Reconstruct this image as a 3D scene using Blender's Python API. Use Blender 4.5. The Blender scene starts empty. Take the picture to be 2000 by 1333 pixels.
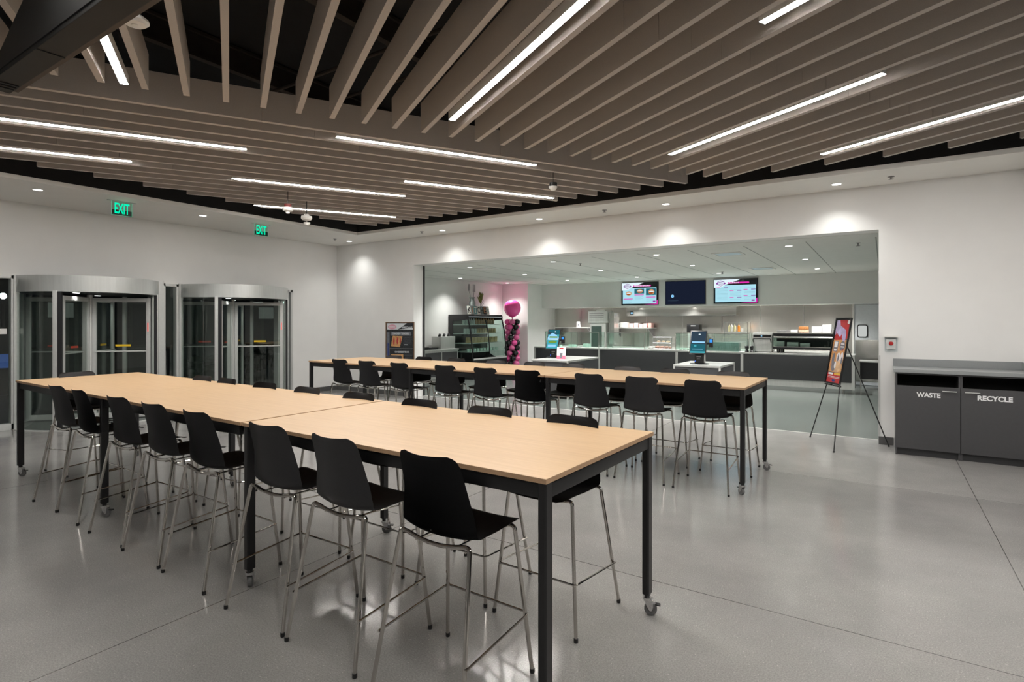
import bpy, bmesh, math, random
from mathutils import Vector, Matrix, Euler
random.seed(7)
sc = bpy.context.scene
C = sc.collection
PI = math.pi

# ------------------------------------------------------------------ camera
cam = bpy.data.cameras.new('camera'); cam_o = bpy.data.objects.new('camera', cam); C.objects.link(cam_o)
cam.sensor_width = 36.0; cam.lens = 1097 / 2000 * 36.0
cam.shift_y = -37.5 / 2000
cam.clip_start = 0.05; cam.clip_end = 200
cam_o.location = (0, 0, 1.72); cam_o.rotation_euler = (PI / 2, 0, math.radians(33.5))
sc.camera = cam_o

# ------------------------------------------------------------------ world, exposure, light levels
world = bpy.data.worlds.new('night'); sc.world = world; world.use_nodes = True
world.node_tree.nodes['Background'].inputs[0].default_value = (0.010, 0.014, 0.020, 1)
world.node_tree.nodes['Background'].inputs[1].default_value = 0.6
sc.view_settings.view_transform = 'Standard'; sc.view_settings.look = 'None'
sc.view_settings.exposure = 0.0; sc.view_settings.gamma = 1.0
LINEAR_GLOW = 112.0          # radiance of the linear fixtures' lenses
HALL_DOWN_W = 62.0          # watts of a hall downlight
KITCHEN_DOWN_W = 430.0       # watts of a servery downlight
LIGHT_COL = (1.0, 0.955, 0.905)
DOWN_COL = (1.0, 0.995, 0.955)

# ------------------------------------------------------------------ materials
def nodes_of(name):
    m = bpy.data.materials.new(name); m.use_nodes = True
    return m, m.node_tree.nodes, m.node_tree.links, m.node_tree.nodes['Principled BSDF']

def mat(name, col, rough=0.5, metal=0.0, spec=0.5, coat=0.0, noise=0.0, scale=20.0, bump=0.0, stretch=None, aniso=0.0):
    m, n, l, b = nodes_of(name)
    b.inputs['Base Color'].default_value = (*col, 1); b.inputs['Roughness'].default_value = rough
    b.inputs['Metallic'].default_value = metal; b.inputs['Specular IOR Level'].default_value = spec
    b.inputs['Coat Weight'].default_value = coat
    if noise or bump:
        tc = n.new('ShaderNodeTexCoord'); mp = n.new('ShaderNodeMapping'); tx = n.new('ShaderNodeTexNoise')
        tx.inputs['Scale'].default_value = scale; tx.inputs['Detail'].default_value = 4
        if stretch: mp.inputs['Scale'].default_value = stretch
        l.new(tc.outputs['Object'], mp.inputs[0]); l.new(mp.outputs[0], tx.inputs['Vector'])
        if noise:
            rp = n.new('ShaderNodeValToRGB')
            rp.color_ramp.elements[0].position = 0.3; rp.color_ramp.elements[1].position = 0.7
            rp.color_ramp.elements[0].color = (*[c * (1 - noise) for c in col], 1)
            rp.color_ramp.elements[1].color = (*[min(1, c * (1 + noise)) for c in col], 1)
            l.new(tx.outputs['Fac'], rp.inputs[0]); l.new(rp.outputs[0], b.inputs['Base Color'])
        if bump:
            bp = n.new('ShaderNodeBump'); bp.inputs['Strength'].default_value = bump; bp.inputs['Distance'].default_value = 0.01
            l.new(tx.outputs['Fac'], bp.inputs['Height']); l.new(bp.outputs[0], b.inputs['Normal'])
    return m

def glow(name, col, strength):
    m = bpy.data.materials.new(name); m.use_nodes = True
    n = m.node_tree.nodes; n.clear()
    e = n.new('ShaderNodeEmission'); o = n.new('ShaderNodeOutputMaterial')
    e.inputs[0].default_value = (*col, 1); e.inputs[1].default_value = strength
    m.node_tree.links.new(e.outputs[0], o.inputs[0])
    return m

def thin_glass(name, tint=(0.93, 0.97, 0.95), refl=0.08, rough=0.0):
    m = bpy.data.materials.new(name); m.use_nodes = True
    n = m.node_tree.nodes; l = m.node_tree.links; n.clear()
    t = n.new('ShaderNodeBsdfTransparent'); g = n.new('ShaderNodeBsdfGlossy'); mx = n.new('ShaderNodeMixShader')
    o = n.new('ShaderNodeOutputMaterial'); lw = n.new('ShaderNodeLayerWeight'); lw.inputs['Blend'].default_value = 0.5
    pw = n.new('ShaderNodeMath'); pw.operation = 'POWER'; pw.inputs[1].default_value = 5.0; l.new(lw.outputs['Facing'], pw.inputs[0])
    mm = n.new('ShaderNodeMath'); mm.operation = 'MULTIPLY_ADD'; mm.inputs[1].default_value = 0.9; mm.inputs[2].default_value = refl * 0.6
    mm.use_clamp = True
    t.inputs[0].default_value = (*tint, 1); g.inputs['Roughness'].default_value = rough; g.inputs[0].default_value = (0.95, 1, 0.98, 1)
    l.new(pw.outputs[0], mm.inputs[0]); l.new(mm.outputs[0], mx.inputs[0])
    l.new(t.outputs[0], mx.inputs[1]); l.new(g.outputs[0], mx.inputs[2]); l.new(mx.outputs[0], o.inputs[0])
    return m

def concrete(name, k, joints):
    m, n, l, b = nodes_of(name)
    tc = n.new('ShaderNodeTexCoord')
    a = n.new('ShaderNodeTexNoise'); a.inputs['Scale'].default_value = 0.9; a.inputs['Detail'].default_value = 6; a.inputs['Roughness'].default_value = 0.6
    f = n.new('ShaderNodeTexNoise'); f.inputs['Scale'].default_value = 130; f.inputs['Detail'].default_value = 3
    v = n.new('ShaderNodeTexVoronoi'); v.inputs['Scale'].default_value = 46
    for t in (a, f, v): l.new(tc.outputs['Object'], t.inputs['Vector'])
    r1 = n.new('ShaderNodeValToRGB'); r1.color_ramp.elements[0].position = 0.30; r1.color_ramp.elements[1].position = 0.72
    r1.color_ramp.elements[0].color = (0.225 * k, 0.222 * k, 0.215 * k, 1); r1.color_ramp.elements[1].color = (0.312 * k, 0.304 * k, 0.294 * k, 1)
    r2 = n.new('ShaderNodeValToRGB'); r2.color_ramp.elements[0].position = 0.38; r2.color_ramp.elements[1].position = 0.62
    r2.color_ramp.elements[0].color = (0.86, 0.86, 0.86, 1); r2.color_ramp.elements[1].color = (1.11, 1.11, 1.11, 1)
    r3 = n.new('ShaderNodeValToRGB'); r3.color_ramp.elements[0].position = 0.06; r3.color_ramp.elements[1].position = 0.12
    r3.color_ramp.elements[0].color = (2.1, 2.0, 1.9, 1); r3.color_ramp.elements[1].color = (1, 1, 1, 1)
    l.new(a.outputs['Fac'], r1.inputs[0]); l.new(f.outputs['Fac'], r2.inputs[0]); l.new(v.outputs['Distance'], r3.inputs[0])
    m1 = n.new('ShaderNodeMixRGB'); m1.blend_type = 'MULTIPLY'; m1.inputs[0].default_value = 1
    m2 = n.new('ShaderNodeMixRGB'); m2.blend_type = 'MULTIPLY'; m2.inputs[0].default_value = 0.8
    l.new(r1.outputs[0], m1.inputs[1]); l.new(r2.outputs[0], m1.inputs[2])
    l.new(m1.outputs[0], m2.inputs[1]); l.new(r3.outputs[0], m2.inputs[2])
    # saw-cut control joints every 4.2 m
    sep = n.new('ShaderNodeSeparateXYZ'); l.new(tc.outputs['Object'], sep.inputs[0])
    lines = []
    for ax, off, per in joints:
        ad = n.new('ShaderNodeMath'); ad.operation = 'ADD'; ad.inputs[1].default_value = off + per * 10 + per / 2
        md = n.new('ShaderNodeMath'); md.operation = 'MODULO'; md.inputs[1].default_value = per
        sb = n.new('ShaderNodeMath'); sb.operation = 'SUBTRACT'; sb.inputs[1].default_value = per / 2
        ab = n.new('ShaderNodeMath'); ab.operation = 'ABSOLUTE'
        lt = n.new('ShaderNodeMath'); lt.operation = 'LESS_THAN'; lt.inputs[1].default_value = 0.0028
        l.new(sep.outputs[ax], ad.inputs[0]); l.new(ad.outputs[0], md.inputs[0]); l.new(md.outputs[0], sb.inputs[0])
        l.new(sb.outputs[0], ab.inputs[0]); l.new(ab.outputs[0], lt.inputs[0]); lines.append(lt)
    mx = n.new('ShaderNodeMath'); mx.operation = 'MAXIMUM'
    l.new(lines[0].outputs[0], mx.inputs[0]); l.new(lines[1].outputs[0], mx.inputs[1])
    m3 = n.new('ShaderNodeMixRGB'); m3.inputs[2].default_value = (0.05, 0.048, 0.045, 1)
    l.new(mx.outputs[0], m3.inputs[0]); l.new(m2.outputs[0], m3.inputs[1]); l.new(m3.outputs[0], b.inputs['Base Color'])
    rr = n.new('ShaderNodeMapRange'); rr.inputs['To Min'].default_value = 0.08; rr.inputs['To Max'].default_value = 0.20
    l.new(a.outputs['Fac'], rr.inputs['Value']); l.new(rr.outputs[0], b.inputs['Roughness'])
    b.inputs['Specular IOR Level'].default_value = 0.62
    bp = n.new('ShaderNodeBump'); bp.inputs['Strength'].default_value = 0.02; bp.inputs['Distance'].default_value = 0.001
    l.new(f.outputs['Fac'], bp.inputs['Height']); l.new(bp.outputs[0], b.inputs['Normal'])
    return m

def maple():
    m, n, l, b = nodes_of('maple_laminate')
    tc = n.new('ShaderNodeTexCoord'); mp = n.new('ShaderNodeMapping'); mp.inputs['Scale'].default_value = (1.2, 26, 4)
    t = n.new('ShaderNodeTexNoise'); t.inputs['Scale'].default_value = 2.2; t.inputs['Detail'].default_value = 7; t.inputs['Distortion'].default_value = 0.35
    l.new(tc.outputs['Object'], mp.inputs[0]); l.new(mp.outputs[0], t.inputs['Vector'])
    r = n.new('ShaderNodeValToRGB'); r.color_ramp.elements[0].position = 0.25; r.color_ramp.elements[1].position = 0.78
    r.color_ramp.elements[0].color = (0.545, 0.36, 0.198, 1); r.color_ramp.elements[1].color = (0.64, 0.445, 0.262, 1)
    l.new(t.outputs['Fac'], r.inputs[0]); l.new(r.outputs[0], b.inputs['Base Color'])
    b.inputs['Roughness'].default_value = 0.34
    return m

WALL = mat('white_wall_paint', (0.80, 0.80, 0.79), 0.6, noise=0.015, scale=3)
SOFFIT = mat('white_ceiling_paint', (0.78, 0.77, 0.735), 0.7, noise=0.015, scale=3)
BLACKP = mat('black_ceiling_paint', (0.009, 0.009, 0.010), 0.85, noise=0.2, scale=5)
PIPE = mat('dark_brown_conduit', (0.035, 0.027, 0.022), 0.6, noise=0.2, scale=9)
BEAM = mat('dark_painted_steel', (0.012, 0.0125, 0.013), 0.6, noise=0.15, scale=4)
BEAMEDGE = mat('brown_steel_edge', (0.075, 0.056, 0.042), 0.6, noise=0.15, scale=4)
FELT = mat('warm_grey_felt', (0.52, 0.48, 0.445), 0.95, spec=0.1, noise=0.06, scale=160, bump=0.1)
CONC = concrete('polished_concrete', 1.0, (('X', 3.40, 4.15), ('Y', -3.63, 4.25)))
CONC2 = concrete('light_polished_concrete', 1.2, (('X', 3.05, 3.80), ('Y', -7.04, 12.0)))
KFLOOR = mat('grey_green_resin_floor', (0.140, 0.158, 0.148), 0.22, noise=0.05, scale=2.5)
BASEB = mat('grey_rubber_baseboard', (0.085, 0.085, 0.085), 0.5, noise=0.04, scale=10)
KWALL = mat('servery_wall_paint', (0.78, 0.78, 0.76), 0.6, noise=0.015, scale=3)
KCEIL = mat('servery_ceiling_tile', (0.74, 0.745, 0.71), 0.8, noise=0.02, scale=6)
GRID = mat('ceiling_grid_line', (0.30, 0.31, 0.29), 0.6, noise=0.02, scale=6)
ALU = mat('satin_aluminium', (0.60, 0.61, 0.60), 0.45, metal=0.35, noise=0.03, scale=30)
ALUD = mat('brushed_aluminium_drum', (0.58, 0.60, 0.59), 0.36, metal=0.55, noise=0.04, scale=40, stretch=(1, 1, 0.05))
BLKRUB = mat('black_rubber_gasket', (0.012, 0.012, 0.014), 0.6, noise=0.1, scale=30)
GLASS = thin_glass('clear_door_glass', (0.91, 0.94, 0.925), 0.11)
GLASS_CASE = thin_glass('clear_counter_glass', (0.86, 0.94, 0.91), 0.06)
GLASS_CLEAR = thin_glass('clear_plastic', (0.93, 0.95, 0.96), 0.06)
GLASSEDGE = mat('green_glass_edge', (0.55, 0.68, 0.62), 0.2, noise=0.05, scale=20)
MAPLE = maple()
MAPLE_EDGE = mat('plywood_edge', (0.42, 0.27, 0.16), 0.6, noise=0.2, scale=60, stretch=(1, 1, 30))
BLKMET = mat('black_powder_coat', (0.011, 0.011, 0.012), 0.38, noise=0.1, scale=50)
SHELL = mat('black_moulded_plastic', (0.020, 0.020, 0.0225), 0.44, noise=0.12, scale=120, bump=0.02)
CHROME = mat('polished_chrome', (0.60, 0.575, 0.54), 0.09, metal=1.0, noise=0.02, scale=12)
RUBBER = mat('grey_caster_rubber', (0.14, 0.14, 0.14), 0.5, noise=0.08, scale=40)
ZINC = mat('zinc_plated_steel', (0.60, 0.60, 0.60), 0.25, metal=0.9, noise=0.08, scale=40)
STEEL = mat('stainless_steel', (0.60, 0.59, 0.56), 0.24, metal=0.85, noise=0.05, scale=3, bump=0.06)
STEELW = mat('stainless_wall_panel', (0.60, 0.58, 0.54), 0.22, metal=0.7, noise=0.05, scale=1.3, bump=0.5)
STEELB = mat('brushed_stainless', (0.66, 0.66, 0.64), 0.34, metal=0.55, noise=0.05, scale=30, stretch=(1, 1, 0.1))
CHAR = mat('charcoal_laminate', (0.040, 0.041, 0.044), 0.45, noise=0.05, scale=30)
CHAR2 = mat('dark_grey_laminate', (0.062, 0.062, 0.066), 0.42, noise=0.04, scale=30)
GREYTOP = mat('grey_solid_surface', (0.27, 0.285, 0.29), 0.35, noise=0.05, scale=200)
BLK = mat('black_plastic', (0.010, 0.010, 0.011), 0.35, noise=0.1, scale=30)
DKVOID = mat('black_bin_opening', (0.004, 0.004, 0.004), 0.9, noise=0.1, scale=10)
WHT = mat('white_plastic', (0.78, 0.77, 0.74), 0.4, noise=0.02, scale=20)
PAPER = mat('white_paper', (0.80, 0.79, 0.77), 0.7, noise=0.03, scale=20)
PINKP = mat('pink_package', (0.74, 0.42, 0.38), 0.5, noise=0.12, scale=25)
REDPL = mat('red_button', (0.55, 0.02, 0.02), 0.35, noise=0.05, scale=20)
REDBASE = mat('dark_red_metal', (0.16, 0.02, 0.015), 0.5, noise=0.1, scale=20)
YEL = mat('yellow_sticker', (0.80, 0.55, 0.02), 0.5, noise=0.03, scale=20)
REDST = glow('red_signal_strip', (1.0, 0.03, 0.02), 1.6)
HOTPINK = mat('hot_pink_balloon', (1.0, 0.10, 0.40), 0.22, noise=0.04, scale=6, coat=0.4)
PEARL = mat('pearl_pink_balloon', (0.74, 0.13, 0.34), 0.25, noise=0.08, scale=8, coat=0.5)
BLKBAL = mat('black_balloon', (0.012, 0.012, 0.014), 0.16, noise=0.1, scale=8, coat=0.4)
GALV = mat('galvanised_can', (0.30, 0.33, 0.32), 0.45, metal=0.6, noise=0.2, scale=14)
GREYMET = mat('grey_utensil_metal', (0.30, 0.29, 0.29), 0.5, metal=0.5, noise=0.1, scale=20)
LEAF = mat('olive_green_leaf', (0.16, 0.19, 0.035), 0.55, noise=0.3, scale=20)
STEM = mat('dark_stem', (0.05, 0.045, 0.02), 0.6, noise=0.2, scale=20)
KRAFT = mat('tan_snack_bag', (0.42, 0.29, 0.14), 0.55, noise=0.25, scale=14)
BOTTLE = mat('pale_bottle', (0.50, 0.53, 0.52), 0.25, noise=0.1, scale=30)
AMBER = mat('amber_jar', (0.40, 0.20, 0.08), 0.25, noise=0.3, scale=30)
OILB = mat('pale_oil_bottle', (0.62, 0.56, 0.32), 0.3, noise=0.1, scale=20)
ORANGE = mat('orange_sauce', (0.85, 0.28, 0.03), 0.4, noise=0.1, scale=20)
BUN = mat('brown_pastry', (0.50, 0.20, 0.06), 0.6, noise=0.3, scale=40)
INK = mat('white_vinyl_letter', (0.82, 0.83, 0.84), 0.5, noise=0.02, scale=20)
GOLDF = mat('bronze_poster_frame', (0.20, 0.12, 0.07), 0.35, metal=0.5, noise=0.1, scale=20)
PINKWALLC = mat('dark_asphalt', (0.020, 0.021, 0.022), 0.5, noise=0.2, scale=3)
MULCH = mat('dark_shrub', (0.012, 0.020, 0.010), 0.8, noise=0.3, scale=8)
FACADE = mat('dark_facade', (0.030, 0.030, 0.034), 0.7, noise=0.2, scale=1)
P_BLACK = mat('print_black', (0.018, 0.018, 0.022), 0.18, noise=0.05, scale=20)
P_WHITE = mat('print_white', (0.75, 0.74, 0.74), 0.2, noise=0.02, scale=20)
P_RED = mat('print_red', (0.48, 0.030, 0.035), 0.2, noise=0.1, scale=12)
P_PINK = mat('print_pink', (0.75, 0.36, 0.42), 0.2, noise=0.1, scale=12)
P_ORANGE = mat('print_orange', (0.62, 0.31, 0.12), 0.2, noise=0.25, scale=18)
P_TAN = mat('print_tan', (0.62, 0.40, 0.22), 0.2, noise=0.25, scale=14)
P_LILAC = mat('print_lilac', (0.48, 0.42, 0.66), 0.2, noise=0.2, scale=12)
P_GREY = mat('print_grey', (0.17, 0.17, 0.19), 0.2, noise=0.2, scale=18)
P_BLUE = mat('print_navy', (0.03, 0.05, 0.20), 0.2, noise=0.1, scale=12)
P_YEL = mat('print_amber', (0.75, 0.42, 0.05), 0.2, noise=0.1, scale=12)
S_CYAN = glow('screen_pale_cyan', (0.42, 0.76, 0.88), 1.0)
S_WHITE = glow('screen_white', (0.80, 0.93, 1.0), 1.0)
S_BLACK = mat('screen_black', (0.004, 0.005, 0.008), 0.08, noise=0.05, scale=5)
S_NAVY = glow('screen_navy', (0.010, 0.014, 0.030), 1.0)
S_PINK = glow('screen_magenta', (0.75, 0.03, 0.42), 1.0)
S_PURP = glow('screen_purple', (0.24, 0.06, 0.34), 1.0)
S_BLUE = glow('screen_blue', (0.05, 0.30, 0.95), 1.2)
S_LBLUE = glow('screen_light_blue', (0.35, 0.70, 1.0), 1.0)
S_TEAL = glow('screen_teal', (0.02, 0.13, 0.17), 1.0)
S_AQUA = glow('screen_aqua', (0.07, 0.42, 0.50), 1.0)
S_GREEN = glow('screen_green', (0.18, 0.34, 0.06), 1.0)
S_TAN = glow('screen_tan', (0.62, 0.30, 0.13), 1.0)
S_BUN = glow('screen_brown', (0.35, 0.09, 0.03), 1.0)
S_SLATE = glow('screen_slate', (0.035, 0.06, 0.09), 1.0)
S_GREY = glow('screen_grey_line', (0.22, 0.42, 0.52), 1.0)
LENS = glow('linear_light_lens', LIGHT_COL, LINEAR_GLOW)
DISC = glow('downlight_lens', (1.0, 0.97, 0.92), 14.0)
EXITG = glow('exit_green', (0.0, 0.85, 0.45), 1.15)
EXITP = thin_glass('exit_panel_glass', (0.82, 0.95, 0.88), 0.05)
EXITE = glow('exit_panel_edge', (0.12, 0.50, 0.32), 0.8)

# ------------------------------------------------------------------ mesh builder
def Rz(a): return Matrix.Rotation(a, 4, 'Z')
class MB:
    def __init__(self): self.bm = bmesh.new(); self.mi = 0
    def _tag(self, fs):
        for f in fs: f.material_index = self.mi
    def m(self, i): self.mi = i; return self
    def box(self, x0, x1, y0, y1, z0, z1, bev=0.0, M=None):
        r = bmesh.ops.create_cube(self.bm, size=1.0); vs = r['verts']
        T = Matrix.Translation(((x0 + x1) / 2, (y0 + y1) / 2, (z0 + z1) / 2)) @ Matrix.Diagonal((abs(x1 - x0), abs(y1 - y0), abs(z1 - z0), 1))
        bmesh.ops.transform(self.bm, matrix=T, verts=vs)
        fs = list({f for v in vs for f in v.link_faces})
        self._tag(fs)
        if bev > 0:
            es = list({e for v in vs for e in v.link_edges})
            rb = bmesh.ops.bevel(self.bm, geom=es, offset=bev, segments=2, profile=0.7, affect='EDGES')
            vs = list({v for f in rb['faces'] for v in f.verts} | {v for v in vs if v.is_valid})
            self._tag(rb['faces'])
        if M is not None: bmesh.ops.transform(self.bm, matrix=M, verts=[v for v in vs if v.is_valid])
        return self
    def tube(self, pts, r, seg=10, caps=True, r1=None):
        pts = [Vector(p) for p in pts]; rings = []; up = None; n = len(pts)
        for i, p in enumerate(pts):
            d = (pts[min(i + 1, n - 1)] - pts[max(i - 1, 0)]).normalized()
            if up is None:
                up = d.orthogonal().normalized()
            else:
                up = (up - d * up.dot(d)); up = up.normalized() if up.length > 1e-6 else d.orthogonal().normalized()
            s = d.cross(up); rr = r if r1 is None else r + (r1 - r) * i / (n - 1)
            rings.append([self.bm.verts.new(p + (up * math.cos(2 * PI * k / seg) + s * math.sin(2 * PI * k / seg)) * rr) for k in range(seg)])
        fs = []
        for a, b in zip(rings[:-1], rings[1:]):
            for k in range(seg): fs.append(self.bm.faces.new((a[k], a[(k + 1) % seg], b[(k + 1) % seg], b[k])))
        if caps: fs.append(self.bm.faces.new(rings[0][::-1])); fs.append(self.bm.faces.new(rings[-1]))
        self._tag(fs); return self
    def lathe(self, prof, c=(0, 0, 0), seg=24, M=None):
        c = Vector(c); rings = []; vs = []
        for (r, z) in prof:
            if r < 1e-5: v = self.bm.verts.new(c + Vector((0, 0, z))); rings.append([v]); vs.append(v)
            else:
                rg = [self.bm.verts.new(c + Vector((r * math.cos(2 * PI * k / seg), r * math.sin(2 * PI * k / seg), z))) for k in range(seg)]
                rings.append(rg); vs += rg
        fs = []
        for a, b in zip(rings[:-1], rings[1:]):
            if len(a) == 1 and len(b) == 1: continue
            for k in range(seg):
                k2 = (k + 1) % seg
                if len(a) == 1: fs.append(self.bm.faces.new((a[0], b[k2], b[k])))
                elif len(b) == 1: fs.append(self.bm.faces.new((a[k], a[k2], b[0])))
                else: fs.append(self.bm.faces.new((a[k], a[k2], b[k2], b[k])))
        self._tag(fs)
        if M is not None: bmesh.ops.transform(self.bm, matrix=M, verts=vs)
        return self
    def prism(self, poly, z0, z1, M=None):
        a = [self.bm.verts.new((x, y, z0)) for x, y in poly]; b = [self.bm.verts.new((x, y, z1)) for x, y in poly]
        n = len(poly); fs = [self.bm.faces.new(a[::-1]), self.bm.faces.new(b)]
        for k in range(n): fs.append(self.bm.faces.new((a[k], a[(k + 1) % n], b[(k + 1) % n], b[k])))
        self._tag(fs)
        if M is not None: bmesh.ops.transform(self.bm, matrix=M, verts=a + b)
        return self
    def ball(self, c, r, seg=20, sz=1.0):
        prof = [(r * math.sin(PI * k / (seg // 2)), -r * sz * math.cos(PI * k / (seg // 2))) for k in range(seg // 2 + 1)]
        prof[0] = (0, prof[0][1]); prof[-1] = (0, prof[-1][1])
        return self.lathe(prof, c, seg)
    def arc(self, c, r, a0, a1, z0, z1, th=0.012, seg=24):
        """a curved upright slab standing on part of a circle"""
        n = seg; vi = []
        for k in range(n + 1):
            t = a0 + (a1 - a0) * k / n
            vi.append([self.bm.verts.new((c[0] + q * math.cos(t), c[1] + q * math.sin(t), z)) for q, z in ((r, z0), (r + th, z0), (r + th, z1), (r, z1))])
        fs = [self.bm.faces.new(vi[0]), self.bm.faces.new(vi[-1][::-1])]
        for a, b in zip(vi[:-1], vi[1:]):
            for k in range(4): fs.append(self.bm.faces.new((a[k], b[k], b[(k + 1) % 4], a[(k + 1) % 4])))
        self._tag(fs); return self
    def build(self, name, mats, parent=None, smooth=True, angle=35):
        me = bpy.data.meshes.new(name); bmesh.ops.recalc_face_normals(self.bm, faces=self.bm.faces[:])
        self.bm.to_mesh(me); self.bm.free()
        for q in (mats if isinstance(mats, (list, tuple)) else [mats]): me.materials.append(q)
        if smooth:
            for p in me.polygons: p.use_smooth = True
            me.set_sharp_from_angle(angle=math.radians(angle))
        o = bpy.data.objects.new(name, me); C.objects.link(o); o.parent = parent
        return o

def fillet(pts, rad, n=5):
    """rounds the corners of a polyline"""
    pts = [Vector(p) for p in pts]; out = [pts[0]]
    for a, b, c in zip(pts[:-2], pts[1:-1], pts[2:]):
        u = (a - b); v = (c - b); d = min(rad, u.length * 0.49, v.length * 0.49)
        p, q = b + u.normalized() * d, b + v.normalized() * d
        for k in range(n + 1):
            t = k / n; out.append(p * (1 - t) ** 2 + b * 2 * t * (1 - t) + q * t * t)
    out.append(pts[-1]); return out

def tag(o, label, cat, group=None):
    o['label'] = label; o['category'] = cat
    if group: o['group'] = group
    return o
def thing(name, label, cat, loc=(0, 0, 0), rz=0.0, group=None):
    o = bpy.data.objects.new(name, None); C.objects.link(o); o.empty_display_size = 0.1
    o.location = loc; o.rotation_euler = (0, 0, rz); return tag(o, label, cat, group)
def setting(o): o['kind'] = 'structure'; return o
def dup(root, loc, rz=None, label=None, group=None):
    r = root.copy(); C.objects.link(r); r.location = loc
    if rz is not None: r.rotation_euler = (0, 0, rz)
    if label: r['label'] = label
    if group: r['group'] = group
    for ch in list(root.children):
        c = ch.copy(); C.objects.link(c); c.parent = r
        for g in list(ch.children):
            d = g.copy(); C.objects.link(d); d.parent = c
    return r

def text_bm(mb, body, size, M, depth=0.002, bold=0.0, width=None):
    """letters as solid meshes, laid out on the XY plane and moved by M (centred)"""
    cu = bpy.data.curves.new('letters', 'FONT'); cu.body = body; cu.size = size; cu.extrude = depth; cu.offset = bold
    cu.align_x = 'CENTER'; cu.align_y = 'CENTER'; cu.resolution_u = 3
    o = bpy.data.objects.new('letters', cu); C.objects.link(o)
    dg = bpy.context.evaluated_depsgraph_get(); dg.update()
    me = bpy.data.meshes.new_from_object(o.evaluated_get(dg))
    xs = [v.co.x for v in me.vertices]
    if width and xs:
        k = width / (max(xs) - min(xs)); me.transform(Matrix.Diagonal((k, 1, 1, 1)))
    me.transform(M)
    nf = len(mb.bm.faces); mb.bm.from_mesh(me); mb.bm.faces.ensure_lookup_table()
    for f in mb.bm.faces[nf:]: f.material_index = mb.mi
    bpy.data.objects.remove(o); bpy.data.curves.remove(cu); bpy.data.meshes.remove(me)
    return mb
# frames for flat art: local x right, y up, facing -Y (towards the hall)
FACE = Matrix.Rotation(PI / 2, 4, 'X')
def art(mb, M, lst):
    """flat printed shapes on a board: (material index, polygon or (x0,y0,x1,y1)), each a hair in front of the last"""
    z = 0.0003
    for mi, poly in lst:
        if len(poly) == 4 and not isinstance(poly[0], tuple):
            x0, y0, x1, y1 = poly; poly = [(x0, y0), (x1, y0), (x1, y1), (x0, y1)]
        mb.m(mi).prism(poly, z, z + 0.0001, M); z += 0.00013
    return z
def disc_poly(cx, cy, r, n=20, ry=None):
    return [(cx + r * math.cos(2 * PI * k / n), cy + (ry or r) * math.sin(2 * PI * k / n)) for k in range(n)]
def box_obj(name, x0, x1, y0, y1, z0, z1, m, parent=None, bev=0.0, **k): return MB().box(x0, x1, y0, y1, z0, z1, bev).build(name, m, parent, **k)
def wbox(name, *a, **k): return setting(box_obj(name, *a, **k))

# ------------------------------------------------------------------ room shell
XL, YB, ZC = -11.58, 9.44, 3.64          # left wall, back wall, soffit height
SX, SY = -9.72, 8.47                     # inner edges of the soffit
OX0, OX1, OZ = -8.94, -0.06, 3.02        # servery opening
ZR = 5.6
wbox('floor', -11.9, 8.0, -7.0, 7.02, -0.15, 0.0, CONC)
wbox('floor', -11.9, 8.0, 7.02, 9.76, -0.15, 0.0, CONC2)
wbox('floor', -12.4, 2.5, 9.775, 19.0, -0.15, -0.001, KFLOOR)
wbox('trim_1', -8.94, -0.06, 9.76, 9.775, -0.1, 0.003, mat('threshold_strip', (0.75, 0.74, 0.7), 0.3, noise=0.02))
wl = MB()
for a in ((-7, 0.6, 0, ZC), (0.6, 8.15, 2.46, ZC), (8.15, 9.76, 0, ZC)): wl.box(XL - 0.3, XL, a[0], a[1], a[2], a[3])
setting(wl.build('wall_left', WALL))
wb = MB()
wb.box(XL, OX0, YB, 9.76, 0, ZC).box(OX1, 1.80, YB, 9.76, 0, ZC).box(OX0, OX1, YB, 9.76, OZ, ZC)
setting(wb.build('wall_back', WALL))
wbox('wall_right', 1.47, 1.80, 8.0, YB, 0, ZC, WALL)
wbox('wall_right', 8.0, 8.3, -7, 9.76, 0, ZR, WALL)
wbox('wall_front', XL, 8.3, -7.3, -7.0, 0, ZR, WALL)
wbox('ceiling', XL, SX, -7.0, YB, ZC, ZC + 0.06, SOFFIT)
wbox('ceiling', SX, 1.80, SY, YB, ZC, ZC + 0.06, SOFFIT)
wbox('ceiling', 1.80, 8.0, SY, YB + 0.3, ZC, ZC + 0.06, SOFFIT)
wbox('ceiling', XL, 8.0, -7.0, 9.76, ZR, ZR + 0.1, BLACKP)
wbox('trim_2', SX - 0.03, SX, -7.0, SY + 0.03, ZC + 0.06, ZR, BLACKP)
wbox('trim_3', SX, 8.0, SY, SY + 0.03, ZC + 0.06, ZR, BLACKP)
# baseboards
wbox('baseboard_left', XL, XL + 0.012, 8.17, YB, 0, 0.11, BASEB)
wbox('baseboard_back', XL + 0.012, OX0, YB - 0.012, YB, 0, 0.11, BASEB)
wbox('baseboard_back', OX1, 0.115, YB - 0.012, YB, 0, 0.11, BASEB)
wbox('trim_4', OX0, OX0 + 0.03, 9.755, 9.785, 0, OZ, BLKRUB)
wbox('trim_5', OX1 - 0.004, OX1 + 0.02, YB - 0.006, YB + 0.05, 0, 1.25, ALU)
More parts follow.
